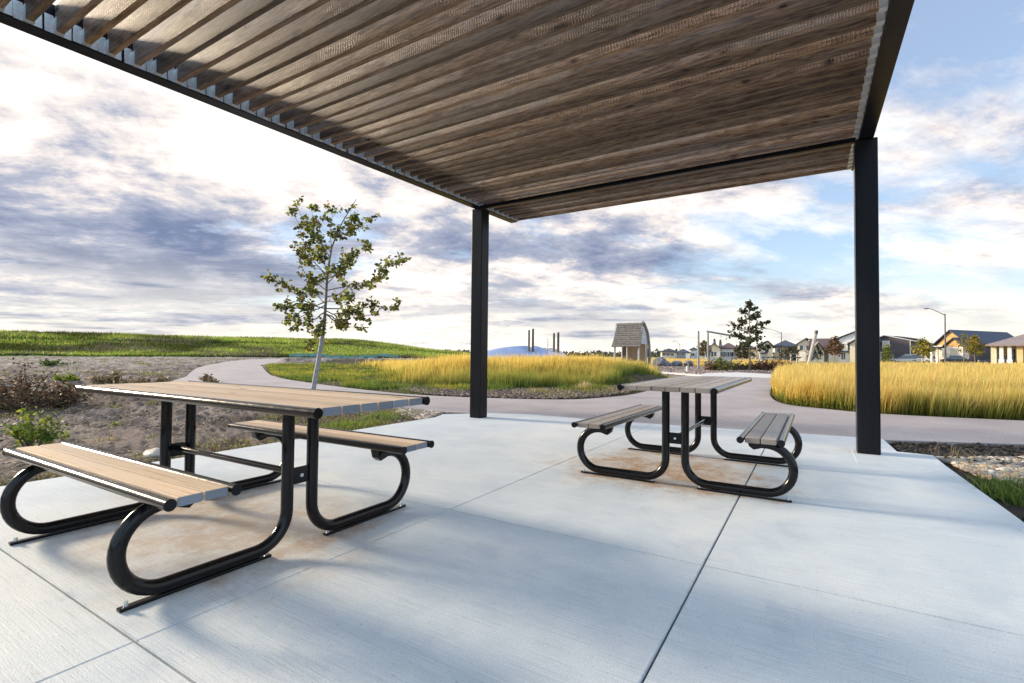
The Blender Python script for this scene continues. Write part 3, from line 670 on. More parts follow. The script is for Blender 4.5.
# weeds along the edges of the slab
def strip(name, label, pts, n, hh, tipc, basec, sig=.12, wd=.008, lean=.6):
    pts = np.array(pts); t = rng.random(n)*(len(pts)-1); i = t.astype(int).clip(0, len(pts)-2); f = (t-i)[:, None]
    p = pts[i]*(1-f)+pts[i+1]*f; cl = fbm(p[:, 0], p[:, 1], 2.5, 3, 44); keep = cl > .45
    p = p[keep]+rng.normal(0, sig, (keep.sum(), 2)); ok = ~(inpoly(p[:, 0], p[:, 1], SLAB) | inpoly(p[:, 0], p[:, 1], PATH)); p = p[ok]; n = len(p)
    tip = var(tipc, n, .3); o = blades(name, p[:, 0], p[:, 1], np.zeros(n)-.06, hh*rng.uniform(.4, 1.2, n), np.full(n, wd), var(basec, n, .3), tip, None, lean); o['label'] = label
strip('slab_edge_weeds', 'green weeds in the soil beside the left edge of the slab', [(-5.5, 3.6), (-5.6, 5.2), (-6.1, 6.0)], 5200, .11, (.22, .30, .05), (.06, .10, .02), .22, .011)
strip('slab_corner_weeds', 'green weeds and straw at the right edge of the slab', [(1.3, 3.0), (1.32, 4.8), (1.35, 5.7)], 6500, .12, (.16, .24, .05), (.04, .07, .015), .14, .010)
strip('straw_blades', 'dry straw blades bending over the dark soil at the right', [(1.3, 4.6), (1.42, 5.4), (1.2, 7.0)], 190, .20, (.62, .52, .26), (.30, .24, .10), .10, .006, 1.0)
strip('gravel_weeds', 'dark green weeds growing through the gravel', [(1.75, 5.9), (2.6, 6.3)], 1800, .09, (.10, .17, .04), (.03, .06, .015), .14, .011)
strip('dry_grass_edging', 'bent dry grass at the edge of the dirt', [(-5.3, .9), (-5.5, 2.6)], 900, .08, (.28, .26, .10), (.12, .11, .05), .12, .008)

# fallen straw, stalks and twigs lying on the dirt
def litter(name, label, px0, px1, r0, r1, n, cols, cond):
    x, y, rr_ = polar(n, px0, px1, r0, r1); mk_ = cond(x, y); x, y, rr_ = pick(mk_, x, y, rr_); n = len(x)
    z = height(x, y)+np.maximum(dirt_relief(x, y), -.05)+.012; a = rng.uniform(0, np.pi, n); L = rng.uniform(.03, .16, n)*np.clip(rr_/9, .8, 2); w_ = .0035*np.maximum(1, rr_/7)
    d = np.stack([np.cos(a), np.sin(a), rng.normal(0, .12, n)], -1)*L[:, None]; q = np.stack([-np.sin(a), np.cos(a), np.zeros(n)], -1)*w_[:, None]; c = np.stack([x, y, z], -1); mid_ = c+np.stack([0*x, 0*x, L*.12], -1)+q*2
    V = np.stack([c-d-q, c-d+q, mid_-q, mid_+q, c+d-q, c+d+q], 1).reshape(-1, 3); b = np.arange(n)*6
    cc = np.array(cols)[rng.integers(0, len(cols), n)]*(1+rng.normal(0, .2, (n, 1)))
    o = np_mesh(name, V, [np.stack([b, b+1, b+3, b+2], -1), np.stack([b+2, b+3, b+5, b+4], -1)], np.clip(np.repeat(cc, 6, 0), 0, 1), MAT['pebble']); tag(o, kind='stuff'); o['label'] = label
litter('straw_litter', 'dry stalks and twigs lying on the bare dirt', -40, 470, 5.2, 40, 9000, [(.30, .24, .15), (.13, .09, .06), (.08, .06, .045), (.40, .34, .22)], lambda x, y: (x < -5.15) & (~inpoly(x, y, PATH)) & (~inpoly(x, y, WEED)) & (fbm(x, y*1.4, .8, 4, 141) > .46))
# pebbles and clods
def pebbles(name, label, poly, n, s0, s1, cols, z=-.04, zj=.015, stretch=1):
    poly = [tuple(p[:2]) for p in poly]; xs_ = [p[0] for p in poly]; ys_ = [p[1] for p in poly]
    px_ = rng.uniform(min(xs_), max(xs_), n*3); py_ = rng.uniform(min(ys_), max(ys_), n*3); m = inpoly(px_, py_, poly) & ~inpoly(px_, py_, SLAB) & ~inpoly(px_, py_, PATH)
    px_, py_ = px_[m][:n], py_[m][:n]; n = len(px_)
    bm = bmesh.new(); bmesh.ops.create_icosphere(bm, subdivisions=1, radius=1); ico = np.array([v.co[:] for v in bm.verts]); fc = np.array([[v.index for v in f.verts] for f in bm.faces]); bm.free()
    k = len(ico); s = rng.uniform(s0, s1, n)**1
    sc = np.stack([s*rng.uniform(.8, 1.3, n), s*rng.uniform(.7, 1.2, n), s*rng.uniform(.5, .8, n)], -1)
    P = ico[None]*(1+rng.normal(0, .13, (n, k, 1)))*sc[:, None]
    a = rng.uniform(0, 6.28, n); ca, sa = np.cos(a)[:, None], np.sin(a)[:, None]
    X = P[..., 0]*ca-P[..., 1]*sa+px_[:, None]; Y = P[..., 0]*sa+P[..., 1]*ca+py_[:, None]; Z = P[..., 2]+(z+rng.uniform(0, zj, n))[:, None]+ (s*.2)[:, None]
    cc = np.array(cols)[rng.integers(0, len(cols), n)]*(1+rng.normal(0, .15, (n, 1)))
    o = np_mesh(name, np.stack([X, Y, Z], -1).reshape(-1, 3), [(fc[None]+(np.arange(n)*k)[:, None, None]).reshape(-1, 3)], np.clip(np.repeat(cc, k, 0), 0, 1), MAT['pebble'])
    tag(o, kind='stuff'); o['label'] = label
gc = [(.46, .40, .33), (.33, .26, .20), (.56, .53, .48), (.24, .18, .14), (.44, .32, .20), (.20, .19, .19)]
pebbles('gravel', 'pale gravel beside the right corner of the slab', [G(938, 456), G(1060, 455), G(1100, 476), G(1030, 484), G(985, 474)], 3200, .018, .040, gc, -.045, .02)
pebbles('gravel', 'pale gravel where the dirt meets the left corner of the slab', [G(402, 404), G(432, 402), G(447, 410), G(425, 418), G(395, 412)], 1900, .016, .04, gc, -.045, .02)
dc = [(.20, .16, .145), (.27, .23, .21), (.11, .09, .08), (.16, .125, .11), (.33, .30, .28)]
pebbles('clods', 'loose clods and pebbles on the bare dirt at the left', [(-5.15, .5), (-5.15, 6.2), (-8, 6.6), (-16, 6.8), (-26, 11.5), (-30, 2), (-12, -1)], 14000, .006, .024, dc, -.05, .02)
mc = [(.10, .075, .065), (.17, .12, .10), (.06, .05, .045), (.26, .19, .15)]
pebbles('mulch', 'dark bark mulch below the berm at the far side of the path', [(-8.4, 9.5), (-6.6, 9.65), (-5.1, 10.3), (-4.55, 11.4), (-4.3, 13), (-4.7, 19), (-6.2, 14.5), (-7.6, 12.3), (-10.5, 10.6)], 9000, .015, .05, mc, -.045, .03)
pebbles('mulch', 'black soil clumps between the slab and the path at the right', [(.8, 6.75), (1.1, 6.6), (1.5, 6.4), (6, 7.4), (6, 9.0), (2.2, 8.1), (1.3, 7.75), (.8, 7.5)], 7000, .01, .035, [(.03, .026, .024), (.055, .045, .04), (.02, .018, .018)], -.05, .03)
pebbles('playground_mulch', 'brown wood chips around the playground equipment', [W(640, 34), W(700, 27), W(705, 29), W(790, 35), W(800, 45), W(640, 48)], 9000, .04, .11, [(.24, .17, .14), (.34, .27, .24), (.14, .10, .09)], -.05, .03)

# ------------------------------------------------------------------ plants
def leaves_mesh(name, P, size, cols, parent, droop=.3):
    """folded diamond leaves at points P (n,3)"""
    n = len(P); a = rng.normal(0, 1, (n, 3)); a[:, 2] = a[:, 2]*.6-droop; a /= np.linalg.norm(a, axis=1)[:, None]
    b = rng.normal(0, 1, (n, 3)); b -= a*(a*b).sum(1)[:, None]; b /= np.linalg.norm(b, axis=1)[:, None]; c = np.cross(a, b)
    s = size[:, None] if hasattr(size, '__len__') else size
    v0 = P; v1 = P+a*s*.35+b*s*.33+c*s*.08; v2 = P+a*s*1.0; v3 = P+a*s*.35-b*s*.33+c*s*.08; v4 = P+a*s*.72+b*s*.24; v5 = P+a*s*.72-b*s*.24
    V = np.stack([v0, v1, v4, v2, v5, v3], 1).reshape(-1, 3); q = np.arange(n)*6
    return np_mesh(name, V, [np.stack([q, q+1, q+2, q+3], -1), np.stack([q, q+3, q+4, q+5], -1)], np.clip(np.repeat(cols, 6, 0), 0, 1), MAT['leaf'], parent)

def leafcols(n, pal, wts):
    pal = np.array(pal); i = rng.choice(len(pal), n, p=np.array(wts)/sum(wts)); return pal[i]*(1+rng.normal(0, .22, (n, 1))).clip(.4, 1.8)

def young_tree(loc, label, stem, limbs, leafn, leafs, pal, wts, trunk_r, guard=None, twig=.5, group=None, name='young_tree', clump=.10, bark='bark'):
    """stem: local points; limbs: (start fraction along the stem, [local end points])"""
    root = empty(name, loc, 0, label, 'tree', group)
    st = [Vector(p) for p in stem]; t = MB(); n = len(st)
    def onstem(f):
        q = f*(n-1); i = min(int(q), n-2); return st[i].lerp(st[i+1], q-i)
    def wig(a, b, m, amp):
        out = []
        for i in range(m+1):
            f = i/m; p = a.lerp(b, f)+Vector((0, 0, 1))*(math.sin(f*math.pi)*-.05*(b-a).length)
            if 0 < i < m: p += Vector([random.uniform(-amp, amp) for _ in range(3)])
            out.append(p)
        return out
    t.tube(st, [trunk_r*(1-.86*i/(n-1)) for i in range(n)], 9)
    tips = []
    for f, end in limbs:
        a = onstem(f); b = Vector(end); pts = wig(a, b, 6, .035*(b-a).length); r0 = trunk_r*(1-.86*f)*.5
        t.tube(pts, [max(.003, r0*(1-.8*i/6)) for i in range(7)], 6)
        L = (b-a).length
        for k in range(int(5+L*6)):
            g = random.uniform(.25, 1.0); q = g*6; i = min(int(q), 5); c = pts[i].lerp(pts[i+1], q-i)
            d = Vector([random.gauss(0, 1) for _ in range(3)]); d.z = d.z*.6+.35; d = (d.normalized()+(b-a).normalized()*.7).normalized()*twig*random.uniform(.3, 1.0)*min(1, L)*(1.1-.5*g)
            tw = wig(c, c+d, 2, .02); t.tube(tw, [max(.002, r0*.3), .002, .0015], 4, caps=False)
            for h in (.55, .8, 1.0): tips.append(c+d*h)
        tips.append(b)
    for k in range(8): tips.append(onstem(random.uniform(.75, 1)))
    trunk = t.build('trunk', MAT[bark], root)
    if guard:
        g_ = MB(); g_.tube([onstem(guard*i/6) for i in range(7)], [trunk_r*1.18*(1-.25*i/6) for i in range(7)], 12); g_.build('trunk_guard', MAT['guard'], root)
    T_ = np.array([p[:] for p in tips]); idx = rng.integers(0, len(T_), leafn); P = T_[idx]+rng.normal(0, clump, (leafn, 3))*rng.uniform(.3, 1, (leafn, 1))
    leaves_mesh('crown', P, leafs*rng.uniform(.6, 1.25, leafn), leafcols(leafn, pal, wts), root)
    return root
# near young tree: columns and rows of the photograph turned to metres at its distance
kt = 10.2; tb = W(313, kt)
def tp(px, py, d=0.0):       # local point of that tree
    w = W(px, kt+d); return (w.x-tb.x, w.y-tb.y, H+(353-py)/F*(kt+d)+.0)
stem = [(0, 0, -.05), tp(314, 388), tp(320, 352), tp(324, 322), tp(325, 300), tp(326, 272), tp(330, 245, .1), tp(340, 220, .1), tp(354, 196, .1)]
limbs = [(.46, tp(268, 276, -.3)), (.50, tp(277, 306, .4)), (.44, tp(297, 326, -.3)), (.62, tp(290, 246, .3)), (.60, tp(288, 208, -.2)), (.70, tp(293, 203, .2)), (.72, tp(308, 205, -.1)), (.72, tp(330, 204, .2)),
         (.80, tp(352, 215, -.3)), (.80, tp(374, 213, .2)), (.66, tp(368, 244, .4)), (.52, tp(400, 258, -.2)), (.46, tp(398, 300, .3)), (.45, tp(376, 312, -.4)), (.43, tp(362, 328, .3)), (.55, tp(378, 275, .5)), (.5, tp(350, 296, -.7)), (.5, tp(310, 285, .8)), (.6, tp(345, 262, .9)), (.65, tp(318, 246, -.8)), (.43, tp(345, 325, .6)), (.42, tp(318, 332, -.4)), (.42, tp(310, 345, .3)), (.48, tp(284, 318, -.1)), (.55, tp(300, 268, .1)), (.58, tp(355, 250, -.5))]
pal = [(.30, .31, .06), (.15, .18, .04), (.46, .40, .06), (.24, .15, .05), (.06, .07, .025)]
young_tree((tb.x, tb.y, -.04), 'young maple with sparse olive leaves and pale trunk guard, behind the left table', stem, limbs, 4300, .088, pal, (4, 4, 1.6, 1.5, 4), .046, guard=.34, twig=.34, clump=.045)
# mid tree by the bench
def rnd_limbs(h, z0, wid, n, up=.25):
    out = []
    for i in range(n):
        f = (i+.5)/n; a = i*2.399+random.uniform(-.3, .3); z = z0+(h-z0)*f; r = wid*math.sin(math.pi*min(1, .22+.78*f)**.9)*random.uniform(.75, 1.1)+.08
        out.append((max(.05, (z-.12*r)/h*.96), (math.cos(a)*r, math.sin(a)*r, z+up*r)))
    return out
def std_tree(px, k, h, wid, label, pal, wts, n, ls, group=None, z0=.32, tr=.07, name='young_tree', clump=.16, nl=22):
    w = W(px, k); stem = [(0, 0, -.05)]+[(random.uniform(-.04, .04)*h*.2, random.uniform(-.04, .04)*h*.2, h*f) for f in (.25, .5, .75, 1)]
    lm = rnd_limbs(h*.96, h*z0, wid, nl)
    return young_tree((w.x, w.y, 0), label, stem, lm, n, ls, pal, wts, tr, twig=.55, group=group, name=name, clump=clump)
dk = [(.045, .06, .03), (.08, .085, .035), (.12, .075, .045), (.03, .04, .02)]
std_tree(750, 35, 5.1, 1.25, 'dark leafy young tree beside the grey bench at the playground edge', dk, (4, 3, 1, 3), 1300, .22, z0=.26, clump=.10, nl=16)
std_tree(975, 70, 4.4, .95, 'small yellowing street tree in front of the navy roofed house', [(.28, .20, .03), (.16, .17, .03), (.30, .14, .03)], (3, 3, 1), 700, .28, 'street trees by the houses', z0=.35)
std_tree(964, 68, 4.6, .7, 'thin leafless-topped sapling before the white garage wall', [(.26, .22, .06), (.14, .15, .04)], (2, 2), 260, .22, 'street trees by the houses', z0=.4)
std_tree(923, 80, 4.2, 1.3, 'yellow green street tree in front of the low brown roofed house', [(.32, .26, .04), (.18, .18, .03)], (3, 2), 800, .32, 'street trees by the houses', z0=.3)
std_tree(835, 90, 4.8, 1.2, 'reddish brown street tree in front of the white walled house', [(.18, .09, .04), (.10, .07, .03)], (3, 2), 800, .36, 'street trees by the houses', z0=.3)
std_tree(817, 92, 3.4, .8, 'small dark green shrub-like tree in front of the garage gable', [(.06, .08, .03), (.04, .05, .02)], (3, 2), 500, .34, 'street trees by the houses', z0=.2)
std_tree(887, 84, 3.2, .62, 'slim upright green tree against the plum coloured house', [(.12, .16, .03), (.20, .22, .04)], (3, 2), 600, .26, 'street trees by the houses', z0=.08, name='columnar_tree')
std_tree(704, 110, 4.6, 1.6, 'brownish bushy tree behind the lone playground pole', [(.14, .10, .05), (.10, .10, .04)], (3, 2), 800, .4, 'street trees by the houses', z0=.2)
std_tree(742, 95, 3.6, 1.5, 'dark bushy tree among the houses left of the playground tree', [(.05, .06, .03), (.11, .08, .04)], (3, 2), 700, .4, 'street trees by the houses', z0=.15)
std_tree(790, 100, 3.0, 1.7, 'dark shrubby tree in front of the blue roofed house', [(.05, .06, .03), (.12, .09, .05)], (3, 2), 700, .4, 'street trees by the houses', z0=.12)
def conifer(px, k, h, label):
    w = W(px, k); root = empty('spruce_tree', (w.x, w.y, 0), 0, label, 'tree', 'distant spruces')
    t = MB(); t.tube([(0, 0, 0), (0, 0, h)], [.22, .03], 6); t.build('trunk', MAT['bark'], root)
    n = 900; f = rng.random(n)**.8; a = rng.uniform(0, 6.28, n); r = (1-f)*h*.17*rng.uniform(.5, 1.1, n)*(1+.35*np.sin(f*50))
    P = np.stack([np.cos(a)*r, np.sin(a)*r, .8+f*(h-.8)], -1); leaves_mesh('crown', P, np.full(n, .55), leafcols(n, [(.30, .32, .36), (.34, .36, .38)], (1, 1)), root, .1)  # pale grey needles: distance haze painted into the crown colour
conifer(714.5, 230, 9.0, 'left one of two faint distant spruces above the roofs'); conifer(720.5, 235, 8.8, 'right one of two faint distant spruces above the roofs'); conifer(702.5, 235, 6.8, 'faint distant spruce right beside the tall lone playground pole')

def shrub(x, y, hgt, wid, label, pal, wts, n, ls, name='leafy_shrub', stems=14, cat='shrub', group=None, upright=.6, clump=.03, peak=.45):
    root = empty(name, (x, y, -.04), 0, label, cat, group); t = MB(); tips = []
    for i in range(stems):
        a = random.uniform(0, 6.28); r = wid*math.sqrt(random.random()); hh = hgt*random.uniform(.5, 1)*(1-peak*(r/wid)**(2 if peak < .5 else 1))
        b = Vector((math.cos(a)*r*.35, math.sin(a)*r*.35, 0)); e = Vector((math.cos(a)*r, math.sin(a)*r, hh)); m = b.lerp(e, .5)+Vector((random.uniform(-.1, .1)*wid, random.uniform(-.1, .1)*wid, hh*.1))
        t.tube([b, m, e], [.006*hgt/.3, .004*hgt/.3, .0015], 5, caps=False)
        for f in (.35, .5, .62, .75, .88, 1.0): tips.append(m.lerp(e, (f-.5)*2) if f > .5 else b.lerp(m, f*2))
    t.build('stems', MAT['bark'], root); T_ = np.array([p[:] for p in tips]); P = T_[rng.integers(0, len(T_), n)]+rng.normal(0, clump, (n, 3)); P[:, 2] = np.maximum(P[:, 2], .01)
    leaves_mesh('foliage', P, ls*rng.uniform(.6, 1.3, n), leafcols(n, pal, wts), root, -.2*upright+.1); return root
gp = [(.16, .24, .03), (.34, .36, .05), (.08, .13, .025)]; bp_ = [(.10, .06, .035), (.17, .10, .055), (.05, .035, .02), (.07, .08, .03)]
p = G(35, 444); shrub(p.x, p.y, .46, .24, 'bright green leafy weed in the dirt just behind the left bench', gp, (3, 2, 2), 620, .046, 'leafy_weed', 16, 'plant')
p = G(66, 383); shrub(p.x, p.y, .42, .34, 'light green upright weed standing alone in the dirt beyond the brown bush', gp, (3, 3, 1), 420, .085, 'leafy_weed', 13, 'plant')
p = G(26, 407); shrub(p.x, p.y, .95, .85, 'large withered brown bush at the far left of the dirt', bp_, (4, 3, 3, 1), 2600, .055, 'dry_bush', 60, 'bush', clump=.06, peak=.8)
p = G(50, 402); shrub(p.x, p.y, .30, .5, 'lower withered brown bush leaning against the large one', bp_, (4, 3, 3, 1), 1200, .05, 'dry_bush', 30, 'bush', clump=.05)
dp = [(.20, .14, .08), (.12, .09, .05), (.26, .20, .10)]
for px, py, hh, ww, lb in ((116, 384, .62, .28, 'tallest of the dry brown stalks behind the left table'), (99, 385, .38, .30, 'short dry stalks left of the tallest brown ones'), (138, 384, .26, .55, 'low dry brown weeds spreading right of the tall stalks'), (164, 383, .30, .22, 'small dry clump at the right end of the brown weeds'), (206, 381, .30, .20, 'dry seedling at the left tip of the path'), (213, 382.5, .18, .16, 'tiny dry seedling on the edge of the path')):
    p = G(px, py); shrub(p.x, p.y, hh, ww, lb, dp, (3, 2, 2), 260, .07, 'dry_stalks', 16, 'plant', 'dry stalks on the dirt', clump=.035)
p = G(55, 365.5); shrub(p.x, p.y, .5, 1.0, 'flat dark green weed patch far out on the dirt', [(.07, .12, .02)], (1,), 500, .12, 'leafy_weed', 24, 'plant')
for px, py, lb in ((64, 436, 'small green sprout in the dirt right of the leafy weed'), (115, 424, 'tiny green sprout in the dirt behind the bench'), (153, 437, 'tiny yellow green sprout near the table legs')):
    p = G(px, py); shrub(p.x, p.y, .09, .07, lb, gp, (3, 2, 1), 50, .035, 'green_sprout', 7, 'plant', clump=.012)
p = G(596, 388); p2 = G(596, 388)
def tuft(px, py, h, wid, n, label, tipc, basec, name='dry_grass_tuft'):
    p = G(px, py); root = empty(name, (p.x, p.y, 0), 0, label, 'grass tuft'); a = rng.uniform(0, 6.28, n); r = rng.random(n)*wid*.35
    x = p.x*0+np.cos(a)*r; y = np.sin(a)*r; o = blades('blades', x, y, np.zeros(n)-.05+gz(p.x, p.y)+.03, h*rng.uniform(.5, 1.1, n), np.full(n, .012), var(basec, n), var(tipc, n), None, .9); del o['kind']; o.parent = root
tuft(584, 389, .34, .5, 420, 'pale straw coloured grass tuft on the mulch below the berm', (.62, .52, .28), (.3, .25, .12))
tuft(105, 438, .10, .35, 160, 'low dry grass tuft lying in the dirt behind the near bench', (.45, .38, .22), (.2, .16, .09))
for px, k, hh, ww, lb, pl_ in ((722, 33.5, 1.0, .7, 'yellow green shrub in front of the grey bench', [(.20, .20, .03), (.12, .14, .03)]), (712, 34, .75, .5, 'low reddish shrub at the left end of the bench', [(.20, .10, .05), (.14, .12, .04)]), (760, 35.5, .8, .9, 'dark red shrub right of the playground tree', [(.16, .06, .04), (.10, .07, .03)]), (772, 35, .95, .8, 'darker brown red shrub next to the golden grass', [(.13, .06, .04), (.20, .10, .06)]), (738, 35.5, .6, .9, 'low dark shrub at the foot of the playground tree', [(.09, .06, .04), (.12, .11, .04)]), (783, 36, .95, .6, 'orange brown shrub rising behind the left end of the golden grass', [(.34, .17, .07), (.22, .12, .06)])):
    w = W(px, k); shrub(w.x, w.y, hh, ww, lb, pl_, (1, 1), 700, .12, 'ornamental_shrub', 26, 'shrub', 'shrubs by the playground', clump=.07)
# low stone in the dirt
def rock(x, y, s, label, group=None, mat='rock', name='boulder', z=-.05):
    bm = bmesh.new(); bmesh.ops.create_icosphere(bm, subdivisions=3, radius=1)
    o_ = Vector((random.uniform(0, 99), 3, 5))
    for v in bm.verts:
        v.co *= 1+.28*noise.noise(v.co*1.1+o_)+.10*noise.noise(v.co*3.1+o_); v.co = Vector((v.co.x*s[0], v.co.y*s[1], v.co.z*s[2]))
    me = bpy.data.meshes.new(name); bm.to_mesh(me); bm.free(); me.materials.append(MAT[mat]); o = bpy.data.objects.new(name, me); COL.objects.link(o)
    o.location = (x, y, z+s[2]*.55); o.rotation_euler = (0, 0, random.uniform(0, 3)); return tag(o, label, 'rock', group)
p = G(154, 453); rock(p.x, p.y, (.15, .08, .06), 'small pale stone in the dirt by the edge of the slab', None, 'hutlight', 'stone')
for px, k, s, lb in ((660, 46, (.75, .6, .62), 'largest dark boulder right of the playhouse'), (666.5, 45.5, (.45, .4, .36), 'small boulder touching the right side of the largest one'), (677, 46, (.6, .5, .40), 'wide low boulder midway between the playhouse and the lone pole'), (689, 46, (.45, .4, .42), 'dark rounded boulder just left of the lone pole')):
    w = W(px, k); rock(w.x, w.y, s, lb, 'boulders by the playground')

# ------------------------------------------------------------------ playground
w = W(632, 39); hut = empty('playhouse', (w.x, w.y, -.05), yaw-R(34), 'silvered cedar playhouse with a tall curved shingle roof beyond the berm', 'playhouse')
# local x to the right, y away; 39 px per .. 12.6 px = 1 m
curve = [(-1.45, 1.75), (-1.25, 2.15), (-1.12, 2.7), (-1.0, 3.2), (-.95, 3.55)]
prof = [(-.95, 1.75), (-.72, 2.15), (-.5, 2.65), (-.32, 3.15), (-.2, 3.62)]   # y, z : front slope, concave
rf = MB(); n = len(prof); XL, XR = -1.25, .95
vs = []
for i, (yy, z) in enumerate(prof):
    sp_ = 0.20*(1-i/(n-1)); vs += [(XL-sp_+.10, yy, z), (XR+sp_*.2, yy, z), (XL-sp_+.10, yy+.07, z-.05), (XR+sp_*.2, yy+.07, z-.05)]
fs = []
for i in range(n-1):
    a = i*4; fs += [(a, a+1, a+5, a+4), (a+2, a+6, a+7, a+3), (a, a+4, a+6, a+2), (a+1, a+3, a+7, a+5)]
fs += [(0, 2, 3, 1), (4*n-4, 4*n-3, 4*n-1, 4*n-2)]; rf.add(vs, fs)
prof2 = [(1.15, 1.2), (1.05, 2.0), (.75, 2.8), (.3, 3.35), (-.16, 3.60)]
vs = []
for yy, z in prof2: vs += [(XL, yy, z), (XR, yy, z), (XL, yy-.06, z-.04), (XR, yy-.06, z-.04)]
rf.add(vs, fs)
for i in range(12):               # shingle courses as slight steps
    f = i/12; q = f*(n-1); a = int(q); t = q-a; yy = prof[a][0]*(1-t)+prof[a+1][0]*t; z = prof[a][1]*(1-t)+prof[a+1][1]*t
    rf.box(((XL+XR)/2, yy-.025, z+.02), (XR-XL+.05-.0*f, .05, .05))
rf.build('roof', MAT['hutwood'], hut)
for x_, y_, h_ in ((-1.15, -.75, 1.85), (.82, -.75, 1.85), (-1.1, .75, 2.5), (.85, .85, 2.5), (-.35, -.1, 1.7)):
    b = MB(); b.tube([(x_, y_, 0), (x_+.02, y_, h_)], .085, 8); b.build('post', MAT['hutlight'], hut)
b = MB()                           # curved gable rib on the right-hand end
pts = [(1.0, 1.15, 0), (1.02, 1.22, 1.1), (1.02, 1.05, 2.0), (1.0, .72, 2.9), (.98, .2, 3.4), (.97, -.22, 3.66)]
b.tube([Vector(p) for p in pts], .12, 8); b.build('curved_rib', MAT['hutwood'], hut)
b = MB(); b.add([(.90, -.6, 1.95), (.90, .95, 1.95), (.90, .72, 2.8), (.90, .2, 3.3), (.90, -.28, 3.4), (.95, -.6, 1.95), (.95, .95, 1.95), (.95, .72, 2.8), (.95, .2, 3.3), (.95, -.28, 3.4)], [(0, 1, 2, 3, 4), (9, 8, 7, 6, 5), (0, 5, 6, 1), (1, 6, 7, 2), (2, 7, 8, 3), (3, 8, 9, 4), (4, 9, 5, 0)]); b.build('gable_panel', MAT['trim'], hut)
b = MB(); b.box((-.1, .8, 1.2), (2.0, .05, 1.3)); b.box((-.1, .3, .75), (1.9, .5, .06)); b.build('back_wall', MAT['bark'], hut)
b = MB(); b.box((-.15, 0, .45), (2.2, 1.7, .08)); b.build('deck', MAT['hutwood'], hut)

def pole(px, k, z0, z1, r, label, mat='darklog', group=None, name='wooden_pole', lean=(0, 0)):
    w = W(px, k); b = MB(); b.tube([(0, 0, z0), (lean[0]*.5, lean[1]*.5, (z0+z1)/2), (lean[0], lean[1], z1)], [r*1.05, r, r*.95], 9)
    o = b.build(name, MAT[mat], None); o.location = (w.x, w.y, 0); return tag(o, label, 'pole', group)
pole(529, 36, .2, 2.78, .075, 'shorter of the two dark poles on the pale blue mound', group='poles on the mounds')
pole(533, 36, .2, 2.88, .085, 'taller of the two dark poles on the pale blue mound', group='poles on the mounds')
pole(554, 37, .2, 2.62, .085, 'left pole of the pair beside the small climbing frame', group='poles on the mounds')
pole(558.3, 37, .2, 2.68, .09, 'right pole of the pair beside the small climbing frame', group='poles on the mounds')
pole(698.5, 40, -.1, 3.05, .085, 'tall lone grey playground pole left of the swing frame', 'pole_grey')
w = W(550.5, 37); cf = empty('climbing_frame', (w.x, w.y, 0), yaw, 'thin ladder-like climbing frame on the pale mound, left of two poles', 'climbing frame')
b = MB(); b.tube([(-.2, 0, .3), (-.2, 0, 2.28), (.22, 0, 2.28), (.22, 0, .3)], .022, 6); b.build('frame', MAT['lampm'], cf)
b = MB()
for i in range(8): b.tube([(-.2, 0, .6+.22*i), (.22, 0, .6+.22*i)], .009, 4)
b.build('rungs', MAT['lampm'], cf)
# rubber mounds
def mound(px, k, rx, ry, h, label, mat, shift=0):
    w = W(px, k); bm = bmesh.new(); n1_, n2_ = 14, 40; rings = []
    for i in range(n1_+1):
        f = i/n1_; ring = []
        for j in range(n2_):
            a = 2*math.pi*j/n2_; ring.append(bm.verts.new((math.cos(a)*rx*f+shift*(1-f), math.sin(a)*ry*f, h*(1-f**2.2)**1.0*(1+.06*math.sin(a*2+1)))))
        rings.append(ring)
    for i in range(1, n1_):
        for j in range(n2_): bm.faces.new((rings[i][j], rings[i+1][j], rings[i+1][(j+1) % n2_], rings[i][(j+1) % n2_]))
    bm.faces.new(rings[1]); bmesh.ops.delete(bm, geom=rings[0], context='VERTS')
    for f in bm.faces: f.smooth = True
    bmesh.ops.recalc_face_normals(bm, faces=bm.faces[:])
    me = bpy.data.meshes.new('play_mound'); bm.to_mesh(me); bm.free(); me.materials.append(MAT[mat]); o = bpy.data.objects.new('play_mound', me); COL.objects.link(o)
    o.location = (w.x, w.y, -.05); o.rotation_euler = (0, 0, yaw); return tag(o, label, 'mound')
mound(503, 37, 4.4, 2.6, 1.62, 'pale blue rubber play mound showing over the golden grass', 'blue', 2.2)
mound(543, 37.5, 2.6, 1.8, 1.5, 'pale grey rubber mound at the right foot of the blue one', 'lilac', .4)

# swing frame
w = W(708, 41); sw = empty('swing_frame', (w.x, w.y, 0), yaw, 'grey swing frame whose top beam runs behind the playground tree', 'swing')
ex = W(758, 45)-w; ex = Matrix.Rotation(-yaw, 3, 'Z') @ ex; ex = Vector((ex.x, ex.y, 0))
b = MB(); b.tube([(0, 0, -.1), (0, 0, 3.05)], .085, 8); b.build('post', MAT['pole_grey'], sw)
b = MB(); b.tube([(-.12, 0, 3.07), (ex.x*1.0, ex.y, 2.5)], .085, 8); b.build('top_beam', MAT['pole_grey'], sw)
for s in (-1, 1):
    b = MB(); b.tube([(ex.x-.15, ex.y, 2.55), (ex.x+.75 if s > 0 else ex.x-.1, ex.y+s*1.1, -.1)], .09, 8); b.build('slanted_leg', MAT['hutlight'], sw)
for f in (.3, .6):
    b = MB(); c = ex*f; zt_ = 3.07-.57*f
    for q in (-.25, .25): b.tube([(c.x+q, c.y, zt_), (c.x+q, c.y, .55)], .012, 4)
    b.box((c.x, c.y, .53), (.56, .2, .04)); b.build('swing_seat', MAT['lampm'], sw)
